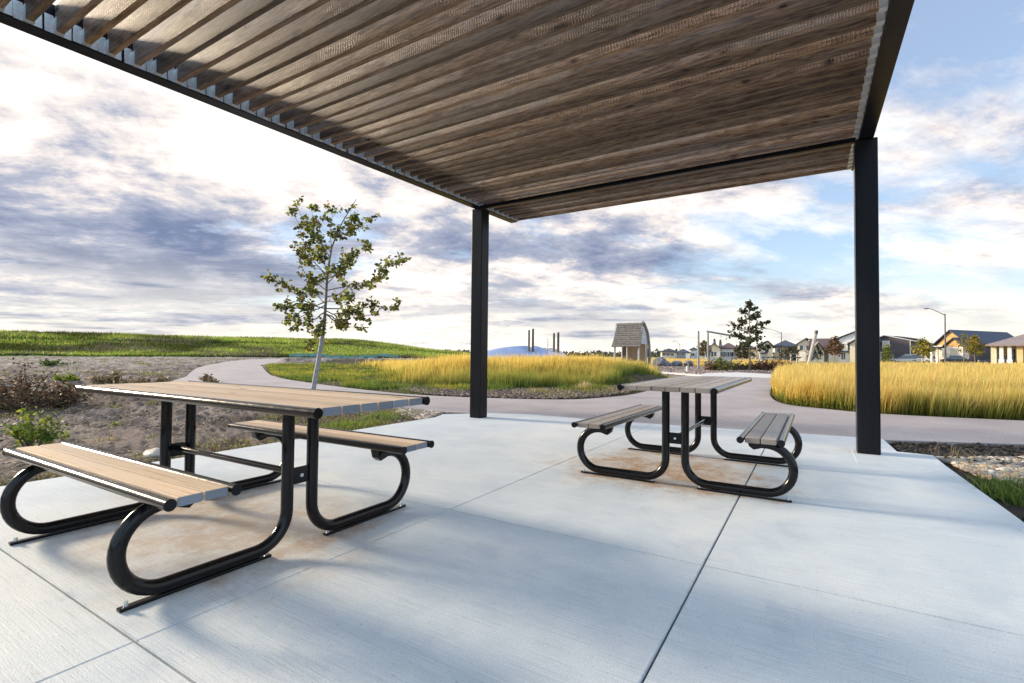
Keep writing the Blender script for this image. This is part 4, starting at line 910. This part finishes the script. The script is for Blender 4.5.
# bench facing away
w = W(720, 35.5); be = empty('park_bench', (w.x, w.y, 0), yaw+R(8), 'grey slatted park bench seen from behind, left of the playground tree', 'bench')
b = MB()
for i in range(4): b.box((0, .0-.03*i, .52+.11*i), (1.85, .025, .085))
b.build('backrest', MAT['trim'], be)
b = MB()
for i in range(4): b.box((0, .12+.1*i, .44), (1.85, .085, .03))
b.build('seat', MAT['trim'], be)
for s in (-.88, 0, .88):
    b = MB(); b.tube([(s, -.12, .98), (s, .0, .46), (s, -.05, -.03)], .03, 6); b.tube([(s, .0, .44), (s, .48, .44), (s, .5, -.03)], .03, 6); b.build('leg', MAT['lampm'], be)
# log climber
w = W(813, 36); lc = empty('log_climber', (w.x, w.y, 0), yaw, 'leaning pale logs crossed as a climber above the golden grass', 'climber')
for a_, b_, r_, m_ in (((-.45, 0, -.1), (.22, 0, 2.75), .12, 'hutlight'), ((1.0, -.3, .1), (-.45, .3, 1.5), .075, 'hutlight'), ((-.75, .2, -.1), (.25, -.2, 1.35), .07, 'darklog'), ((-.25, .4, 1.1), (.2, -.3, 2.1), .06, 'hutlight'), ((.2, .2, 2.0), (1.0, .8, .9), .045, 'hutlight')):
    b = MB(); b.tube([a_, b_], r_, 9); b.build('log', MAT[m_], lc)
b = MB(); b.tube([(.21, 0, 2.68), (.27, 0, 2.95)], .125, 9); b.build('log_cap', MAT['lampm'], lc)
# low hooped rail
w = W(767, 46); hr = empty('hoop_rail', (w.x, w.y, 0), yaw, 'low dark rail of rounded hoops running right of the playground tree', 'rail')
b = MB(); b.tube([(-.6, 0, .95), (3.2, 0, .95)], .05, 6); b.build('top_rail', MAT['lampm'], hr)
for i in range(7):
    b = MB(); c = -.45+i*.58; b.tube([(c-.2, 0, -.05), (c-.2, 0, .6), (c-.12, 0, .82), (c, 0, .9), (c+.1, 0, .92)], .035, 6); b.build('hoop', MAT['darklog'], hr)
w = W(794, 48); gt = empty('timber_gateway', (w.x, w.y, 0), yaw, 'small pale timber frame at the right end of the hoop rail', 'frame')
for s in (-.3, .3):
    b = MB(); b.box((s, 0, .6), (.10, .1, 1.3)); b.build('post', MAT['hutlight'], gt)
b = MB(); b.box((0, 0, 1.29), (.9, .12, .1)); b.build('lintel', MAT['hutwood'], gt)
w = W(687, 31.5); b = MB(); b.tube([(0, 0, -.05), (0, 0, .30)], .055, 10); b.tube([(0, 0, .30), (0, 0, .36)], [.07, .02], 10)
o = b.build('bollard', MAT['white'], None); o.location = (w.x, w.y, 0); tag(o, 'short white bollard on the pale paving below the boulders', 'bollard')
w = W(697, 44); pt = empty('park_bench', (w.x, w.y, 0), yaw, 'dark low backless bench behind the lone pole', 'bench')
b = MB()
for i in range(3): b.box((0, -.12+.12*i, .47), (1.9, .1, .04))
b.build('seat', MAT['darklog'], pt)
for s in (-.75, .75):
    b = MB(); b.box((s, 0, .2), (.08, .34, .48)); b.build('leg', MAT['darklog'], pt)

# silt fence roll and tan bank
a_, c_ = W(290, 48), W(398, 52); d_ = c_-a_; L_ = d_.length
w = a_; sf = empty('silt_fence', (w.x, w.y, 0), math.atan2(d_.y, d_.x), 'low teal silt fence fabric stretched behind the weeds', 'silt fence')
vs = []; N = 60
for i in range(N+1):
    f = i/N; zt_ = .78+.12*math.sin(f*9)+.05*math.sin(f*31); yy = .15*math.sin(f*17)
    zb_ = zt_-.22-.1*math.sin(f*23)**2
    vs += [(f*L_, yy, zb_), (f*L_, yy, zt_), (f*L_, yy+.03, zt_), (f*L_, yy+.03, zb_)]
b = MB(); b.add(vs, [q for i in range(N) for q in ((4*i, 4*i+4, 4*i+5, 4*i+1), (4*i+1, 4*i+5, 4*i+6, 4*i+2), (4*i+2, 4*i+6, 4*i+7, 4*i+3), (4*i+3, 4*i+7, 4*i+4, 4*i))]); b.build('fabric', MAT['tealc'], sf)
for i in range(8):
    b = MB(); b.box((i/7*L_, .10, .42), (.04, .04, .9)); b.build('stake', MAT['hutlight'], sf)

# ------------------------------------------------------------------ street lamps
def lamp(px, k, h, arm, label):
    w = W(px, k); root = empty('street_lamp', (w.x, w.y, 0), yaw, label, 'street lamp', 'street lamps')
    b = MB(); b.tube([(0, 0, 0), (0, 0, h*.5), (0, 0, h)], [.13, .105, .08], 9); b.build('pole', MAT['lampm'], root)
    b = MB(); b.tube([(0, 0, h-.25), (-arm*.35, 0, h+.22), (-arm*.8, 0, h+.72), (-arm, 0, h+.78)], [.06, .05, .045, .045], 7); b.build('arm', MAT['lampm'], root)
    b = MB(); b.box((-arm-.25, 0, h+.78), (.7, .28, .13), b=.04); hd = b.build('lamp_head', MAT['lampm'], root)
    b = MB(); b.box((-arm-.27, 0, h+.705), (.4, .2, .03), b=.008); b.build('lens', MAT['lens'], hd)
lamp(945.5, 76, 7.9, 2.6, 'tall grey street lamp in front of the navy roofed house, arm pointing left')
lamp(781.5, 118, 6.9, 3.3, 'distant street lamp in front of the blue hip roofed house')
lamp(680, 150, 4.7, 1.6, 'very distant thin street lamp above the low houses')

# ------------------------------------------------------------------ houses
def window(root, x0, x1, z0, z1, y, frame='white', pane='glass', mull=1):
    f = MB(); t = .10; yy = y-.03
    f.box(((x0+x1)/2, yy, z0-t/2), (x1-x0+2*t, .10, t)); f.box(((x0+x1)/2, yy, z1+t/2), (x1-x0+2*t, .10, t))
    f.box((x0-t/2, yy, (z0+z1)/2), (t, .10, z1-z0)); f.box((x1+t/2, yy, (z0+z1)/2), (t, .10, z1-z0))
    for i in range(mull): xx = x0+(x1-x0)*(i+1)/(mull+1); f.box((xx, yy, (z0+z1)/2), (.06, .08, z1-z0))
    fo = f.build('window', MAT[frame], root); p = MB(); p.box(((x0+x1)/2, y-.012, (z0+z1)/2), (x1-x0, .03, z1-z0)); p.build('pane', MAT[pane], fo)
def panel(root, name, x0, x1, z0, z1, y, mat, th=.08, lines=0):
    p = MB(); p.box(((x0+x1)/2, y-th/2, (z0+z1)/2), (x1-x0, th, z1-z0))
    for i in range(lines): p.box(((x0+x1)/2, y-th-.01, z0+(z1-z0)*(i+.5)/lines), (x1-x0-.1, .02, (z1-z0)/lines*.8))
    return p.build(name, MAT[mat], root)
def add_roof(root, kind, x0, x1, y0, y1, hw, rh, mat, ov=.45, th=.2, rx=None):
    r = MB(); X0, X1, Y0, Y1 = x0-ov, x1+ov, y0-ov, y1+ov; e = hw-ov*.3
    if kind == 'gable_front':        # ridge runs away from the camera
        c = (x0+x1)/2 if rx is None else rx
        r.slab([(X0, Y0, e+th), (c, Y0, hw+rh+th), (c, Y1, hw+rh+th), (X0, Y1, e+th)], th); r.slab([(c, Y0, hw+rh+th+.002), (X1, Y0, e+th), (X1, Y1, e+th), (c, Y1, hw+rh+th+.002)], th)
    elif kind == 'gable_side':
        c = (y0+y1)/2; r.slab([(X0, Y0, e+th), (X1, Y0, e+th), (X1, c, hw+rh+th), (X0, c, hw+rh+th)], th); r.slab([(X0, c, hw+rh+th+.002), (X1, c, hw+rh+th+.002), (X1, Y1, e+th), (X0, Y1, e+th)], th)
    else:
        W2 = (X1-X0)/2; D2 = (Y1-Y0)/2; cy = (Y0+Y1)/2; s = min(W2, D2); a = X0+s*.95; b_ = X1-s*.95; t = hw+rh+th
        if b_ < a+.1: a = b_ = (X0+X1)/2; a -= .05; b_ += .05
        v = [(X0, Y0, e), (X1, Y0, e), (X1, Y1, e), (X0, Y1, e), (X0, Y0, e+th), (X1, Y0, e+th), (X1, Y1, e+th), (X0, Y1, e+th), (a, cy, t), (b_, cy, t)]
        r.add(v, [(3, 2, 1, 0), (0, 1, 5, 4), (1, 2, 6, 5), (2, 3, 7, 6), (3, 0, 4, 7), (4, 5, 9, 8), (5, 6, 9), (6, 7, 8, 9), (7, 4, 8)])
    return r.build('roof', MAT[mat], root)
def block(root, kind, x0, x1, y0, y1, hw, rh, wall, rx=None, gable=None):
    b = MB(); c = (x0+x1)/2 if rx is None else rx
    if kind == 'gable_front': b.prism_y([(x0, -.2), (x1, -.2), (x1, hw), (c, hw+rh), (x0, hw)], y0, y1)
    else: b.box(((x0+x1)/2, (y0+y1)/2, hw/2-.1), (x1-x0, y1-y0, hw+.2))
    if kind == 'gable_side':
        cy = (y0+y1)/2
        b.add([(x0, y0, hw), (x0, y1, hw), (x0, cy, hw+rh), (x1, y0, hw), (x1, y1, hw), (x1, cy, hw+rh)], [(0, 1, 2), (3, 5, 4), (0, 2, 5, 3), (1, 4, 5, 2), (0, 3, 4, 1)])
    o = b.build('wall', MAT[wall], root)
    if gable and kind == 'gable_front':
        g_ = MB(); g_.prism_y([(x0+.05, hw), (x1-.05, hw), (c, hw+rh-.05)], y0-.06, y0-.003); g_.build('gable_cladding', MAT[gable], root)
    return o
HS = 1.0
def house(px, k, label, rz=0):
    global HS; th = math.atan((px-512)/F); HS = math.cos(th)*math.cos(R(rz))**-1*.97; rz = rz-math.degrees(th)
    w = W(px, k); return empty('house', (w.x, w.y, 0), yaw+R(rz), label, 'house', 'houses beyond the meadow')
def m(px0, px, k): return (px-px0)/F*k*HS

# single storey house with the orange gable and long navy roof
K = 80; h = house(950, K, 'single storey house with an orange cedar gable, white garage wall and long navy roof', -26)
f = lambda p: m(950, p, K)
block(h, 'gable_front', f(934.5), f(967), .4, 17.0, 3.2, 2.3, 'navy', rx=f(949.5), gable='orange'); add_roof(h, 'gable_front', f(934.5), f(967), .4, 17.0, 3.2, 2.3, 'roof_navy', rx=f(949.5)); panel(h, 'front_wall', f(934.5), f(967), 0, 3.2, .4, 'cream', .06)
block(h, 'gable_front', f(951), f(968), -1.4, .35, 2.9, 1.25, 'white', gable='orange'); add_roof(h, 'gable_front', f(951), f(968), -1.4, .35, 2.9, 1.25, 'roof_dark', ov=.35)
window(h, f(956), f(962.5), 1.0, 2.5, -1.4, 'cream', 'winlight', 1)
panel(h, 'door', f(944), f(947.5), 0, 2.2, .4, 'bark'); window(h, f(936.5), f(940), .9, 2.4, .4)
b = MB(); b.box((f(940), -.6, 2.75), (m(0, 12, K), 1.9, .25)); b.build('porch_roof', MAT['roof_dark'], h)
for p_ in (935.5, 941.5, 948): b = MB(); b.box((f(p_), -1.3, 1.3), (.28, .28, 2.7)); b.build('porch_column', MAT['white'], h)
# mauve hip roof house at the right edge
K = 72; h = house(1012, K, 'ochre walled bungalow with a mauve hip roof at the right edge', -8); f = lambda p: m(1012, p, K)
block(h, 'hip', f(990), f(1062), 1.2, 10, 2.9, 0, 'yellow'); add_roof(h, 'hip', f(989), f(1062), -.6, 10, 3.0, 1.75, 'roof_mauve', ov=.4)
block(h, 'hip', f(990), f(996), -.2, 1.2, 2.9, 0, 'cream'); block(h, 'hip', f(1017), f(1023.5), -.2, 1.2, 2.9, 0, 'yellow')
for p_ in (1001.5, 1010): b = MB(); b.box((f(p_), -.2, 1.45), (.42, .42, 3.0)); b.box((f(p_), -.2, .45), (.6, .6, .9)); b.build('porch_column', MAT['white'], h)
panel(h, 'door', f(1005.5), f(1009), 0, 2.3, 1.2, 'bark'); window(h, f(997.2), f(1000.2), .8, 2.4, 1.2); window(h, f(1012), f(1016), .8, 2.5, 1.2)
# low brown hip house
K = 105; h = house(923, K, 'small cream house with a low brown hip roof, between the plum and orange gabled houses'); f = lambda p: m(923, p, K)
block(h, 'hip', f(911), f(937), 0, 9, 2.9, 0, 'cream'); add_roof(h, 'hip', f(911), f(937), 0, 9, 2.9, 1.35, 'roof_brown')
panel(h, 'garage_door', f(913), f(918), 0, 2.3, 0, 'white', lines=4); panel(h, 'door', f(919), f(921), 0, 2.2, 0, 'bark'); window(h, f(928), f(933), .9, 2.3, 0)
# plum two storey
K = 96; h = house(895, K, 'two storey plum coloured house with grey trimmed roof, just right of the pergola post', -14); f = lambda p: m(895, p, K)
block(h, 'gable_front', f(874), f(911), 0, 9.5, 4.35, 1.0, 'plum', rx=f(884)); add_roof(h, 'gable_front', f(874), f(911), 0, 9.5, 4.35, 1.05, 'trim', ov=.55, th=.14, rx=f(884))
r = MB(); r.slab([(f(886), 1.5, 5.15), (f(893), 1.5, 5.35), (f(913), 1.5, 4.75), (f(913), 9, 4.75), (f(893), 9, 5.35), (f(886), 9, 5.15)], .16); r.build('side_roof', MAT['roof_dark'], h)
window(h, f(882.5), f(889), 3.0, 4.25, 0, 'white', 'winlight', 0); window(h, f(891), f(893.2), .95, 1.5, 0, 'white', 'glass', 0); panel(h, 'corner_trim', f(910.2), f(911), 0, 4.3, 0, 'white')
panel(h, 'garage_door', f(876), f(881), 0, 2.2, 0, 'trim', lines=4)
# white house behind the post
K = 98; h = house(850, K, 'white walled two storey house with a dark roof rising behind the pergola post', -6); f = lambda p: m(850, p, K)
block(h, 'gable_front', f(832), f(878), 0, 10, 4.2, 1.9, 'white', rx=f(857)); add_roof(h, 'gable_front', f(830), f(878), 0, 10, 4.2, 1.95, 'roof_navy', rx=f(857))
block(h, 'gable_front', f(851), f(872), -1.6, 0, 3.6, 1.3, 'cream'); add_roof(h, 'gable_front', f(851), f(872), -1.6, 0, 3.6, 1.3, 'roof_dark')
window(h, f(837.5), f(840), 2.9, 3.7, 0, 'cream', 'glass', 0); window(h, f(842), f(844.5), 2.9, 3.7, 0, 'cream', 'glass', 0); window(h, f(848), f(850), 2.4, 4.0, 0, 'trim', 'glass', 0)
panel(h, 'shade_band', f(832), f(850), 2.05, 2.25, 0, 'roof_dark', .5); window(h, f(841), f(845), .6, 1.9, 0, 'white', 'glass', 1); panel(h, 'door', f(833.5), f(836), 0, 2, 0, 'plum')
# garage wing with broad dark roof
K = 100; h = house(826, K, 'house with a broad plum roof sloping down over its garage, behind the log climber', 4); f = lambda p: m(826, p, K)
block(h, 'gable_side', f(814), f(838), 0, 9, 2.5, 2.3, 'cream'); add_roof(h, 'gable_side', f(813), f(837), 0, 9, 2.5, 2.25, 'roof_brown', ov=.5)
block(h, 'gable_front', f(811), f(823.5), -1.2, 0, 2.2, 1.7, 'cream'); add_roof(h, 'gable_front', f(811), f(823.5), -1.2, 0, 2.2, 1.7, 'roof_dark')
panel(h, 'garage_door', f(824.5), f(828.5), 0, 2.2, 0, 'bark', lines=4); panel(h, 'corner_trim', f(829.2), f(830.4), 0, 2.4, 0, 'white'); window(h, f(816), f(819), .8, 1.9, -1.2)
# cream gable
K = 112; h = house(804, K, 'cream house with a steep front gable, left of the log climber', -3); f = lambda p: m(804, p, K)
block(h, 'gable_front', f(797.5), f(812.5), 0, 10, 3.8, 1.35, 'cream'); add_roof(h, 'gable_front', f(797.5), f(816), 0, 10, 3.8, 1.4, 'roof_navy')
window(h, f(800), f(803), 2.6, 3.6, 0, 'trim', 'glass', 0); window(h, f(806.5), f(809.5), 2.6, 3.6, 0, 'trim', 'glass', 0); panel(h, 'garage_door', f(800), f(806), 0, 2.1, 0, 'white', lines=4); panel(h, 'door', f(807.5), f(810), 0, 2, 0, 'navy')
# blue hip
K = 122; h = house(785, K, 'cream two storey house with a slate blue hip roof, behind the distant street lamp', 2); f = lambda p: m(785, p, K)
block(h, 'hip', f(775), f(798), 0, 9, 3.55, 0, 'cream'); add_roof(h, 'hip', f(774), f(798), -.5, 9, 3.6, 1.45, 'roof_navy')
panel(h, 'wall_bay', f(792.5), f(797), 1.6, 3.4, 0, 'navy'); window(h, f(777), f(780), 2.3, 3.2, 0, 'white', 'glass', 0); window(h, f(785), f(789), 2.3, 3.2, 0, 'trim', 'glass', 1); panel(h, 'garage_door', f(782), f(788), 0, 2, 0, 'white', lines=4)
# gable behind mid tree
K = 118; h = house(766, K, 'cream house with a white fronted gable, just right of the playground tree', 5); f = lambda p: m(766, p, K)
block(h, 'gable_front', f(759.5), f(773), 0, 9, 3.2, 1.45, 'cream', rx=f(768)); add_roof(h, 'gable_front', f(757), f(773.5), 0, 9, 3.2, 1.5, 'roof_dark', rx=f(768))
window(h, f(765), f(768), 1.9, 2.9, 0, 'trim', 'glass', 0); panel(h, 'garage_door', f(761.5), f(767), 0, 1.7, 0, 'trim', lines=4); panel(h, 'porch_roof', f(758.5), f(767), 1.75, 2.0, 0, 'roof_dark', .9)
for pxh, K, x0, x1, hw, rh, wl, rf_, kd, lb in ((745, 125, 737, 757, 2.9, 1.2, 'cream', 'roof_dark', 'hip', 'cream house with dark hip roof directly behind the playground tree'), (729, 130, 719.5, 738, 3.1, 1.35, 'white', 'roof_brown', 'hip', 'pale house with a brown hip roof above the park bench'), (714, 128, 708, 720.5, 3.0, 1.2, 'cream', 'roof_dark', 'gable_front', 'narrow cream gable house behind the swing post'),
                                               (694, 190, 690.5, 698, 3.4, .9, 'white', 'roof_navy', 'hip', 'tiny white house with a flat blue roof left of the lone pole'), (669, 190, 662, 678, 2.5, 1.2, 'cream', 'roof_dark', 'hip', 'long low cream house, left half of the pair behind the boulders'), (684, 185, 676.5, 690, 2.3, 1.2, 'navy', 'roof_navy', 'hip', 'dark low house, right half of the pair behind the boulders'), (703, 150, 699.5, 709, 2.9, 1.2, 'cream', 'roof_brown', 'gable_front', 'cream and brown gabled house between the lone pole and the swing post')):
    h = house(pxh, K, lb, random.uniform(-5, 5)); f = lambda p: m(pxh, p, K)
    block(h, kd, f(x0), f(x1), 0, 9, hw, rh, wl); add_roof(h, kd, f(x0), f(x1), 0, 9, hw, rh, rf_)
    nn = max(2, int((x1-x0)/4)); ww = f(x1)-f(x0)
    for i in range(nn):
        c = f(x0)+ww*(i+.5)/nn
        if i == nn-1: panel(h, 'garage_door', c-min(2.2, ww/nn*.42), c+min(2.2, ww/nn*.42), 0, 2.0, 0, 'white' if wl != 'white' else 'trim', lines=4)
        else: window(h, c-.7, c+.7, 1.0, 2.1, 0)

# ------------------------------------------------------------------ cars
def car(px, k, rz, label, mat, suv=False):
    w = W(px, k); root = empty('parked_car', (w.x, w.y, 0), yaw+R(rz)-math.atan((px-512)/F), label, 'car', 'cars parked in front of the houses')
    H1, H2 = (.98, 1.68) if suv else (.88, 1.42)
    low = [(-2.25, .35), (2.25, .35), (2.3, .6), (2.15, H1-.12), (1.0, H1), (-1.7, H1+.03), (-2.2, H1-.04), (-2.3, .6)]
    b = MB(); b.prism_y(low, -.88, .88)
    ms = b.mesh('body'); bm = bmesh.new(); bm.from_mesh(ms); bmesh.ops.bevel(bm, geom=bm.edges[:], offset=.07, segments=2, affect='EDGES'); bm.to_mesh(ms); bm.free(); ms.materials.append(MAT[mat])
    bo_ = bpy.data.objects.new('body', ms); COL.objects.link(bo_); bo_.parent = root
    x0, x1, t0, t1 = (-2.1, 1.05, -1.75, .25) if suv else (-1.75, 1.05, -1.05, .2)
    c = MB(); c.add([(x0, -.82, H1-.03), (x1, -.82, H1-.03), (x1, .82, H1-.03), (x0, .82, H1-.03), (t0, -.64, H2-.05), (t1, -.64, H2-.05), (t1, .64, H2-.05), (t0, .64, H2-.05)], [(0, 1, 5, 4), (1, 2, 6, 5), (2, 3, 7, 6), (3, 0, 4, 7), (4, 5, 6, 7), (3, 2, 1, 0)]); c.build('windows', MAT['glass'], root)
    c = MB(); c.box(((t0+t1)/2, 0, H2-.03), (t1-t0+.06, 1.32, .06), b=.02); c.build('car_roof', MAT[mat], root)
    for sx in (-1.4, 1.4):
        for sy in (-.82, .82):
            b = MB(); b.tube([(sx, sy-.1, .33), (sx, sy+.1, .33)], .33, 18); wh = b.build('wheel', MAT['tyre'], root)
            b = MB(); b.tube([(sx, sy-.105, .33), (sx, sy+.105, .33)], .2, 10); b.build('rim', MAT['rim'], wh)
    for sy in (-.62, .62):
        b = MB(); b.box((2.2, sy, .68), (.12, .36, .14), b=.03); b.build('headlight', MAT['lens'], root)
        b = MB(); b.box((-2.22, sy, .74), (.12, .3, .16), b=.03); b.build('tail_light', MAT['redl'], root)
car(999, 74, 184, 'dark blue car with pale bonnet in front of the ochre bungalow', 'card')
car(959, 78, 2, 'black car parked before the white garage wall', 'carb')
car(935, 92, 176, 'dark car under the yellow green street tree', 'carb')
car(917, 92, 5, 'white car with black windows in front of the small cream house', 'carw', True)
car(904, 86, 178, 'silver blue car low against the plum house', 'cars')
car(947, 88, 0, 'pale silver car beside the street lamp foot', 'cars')

# far wood along the horizon
n = 5200; px_ = rng.uniform(430, 900, n); kk = rng.uniform(290, 340, n); P = np.array([W(a, b)[:] for a, b in zip(px_, kk)])
hgt = (1.2+2.6*fbm(px_*.05, px_*0, 1.0, 4, 3))*np.where(px_ > 640, 1.5, 1); P[:, 2] = rng.random(n)*hgt
o = leaves_mesh('far_wood', P, rng.uniform(1.2, 2.4, n), leafcols(n, [(.06, .08, .05), (.09, .10, .06), (.05, .06, .05)], (2, 1, 1)), None, 0); tag(o, 'thin dark line of distant woodland on the horizon', None, None, 'stuff')
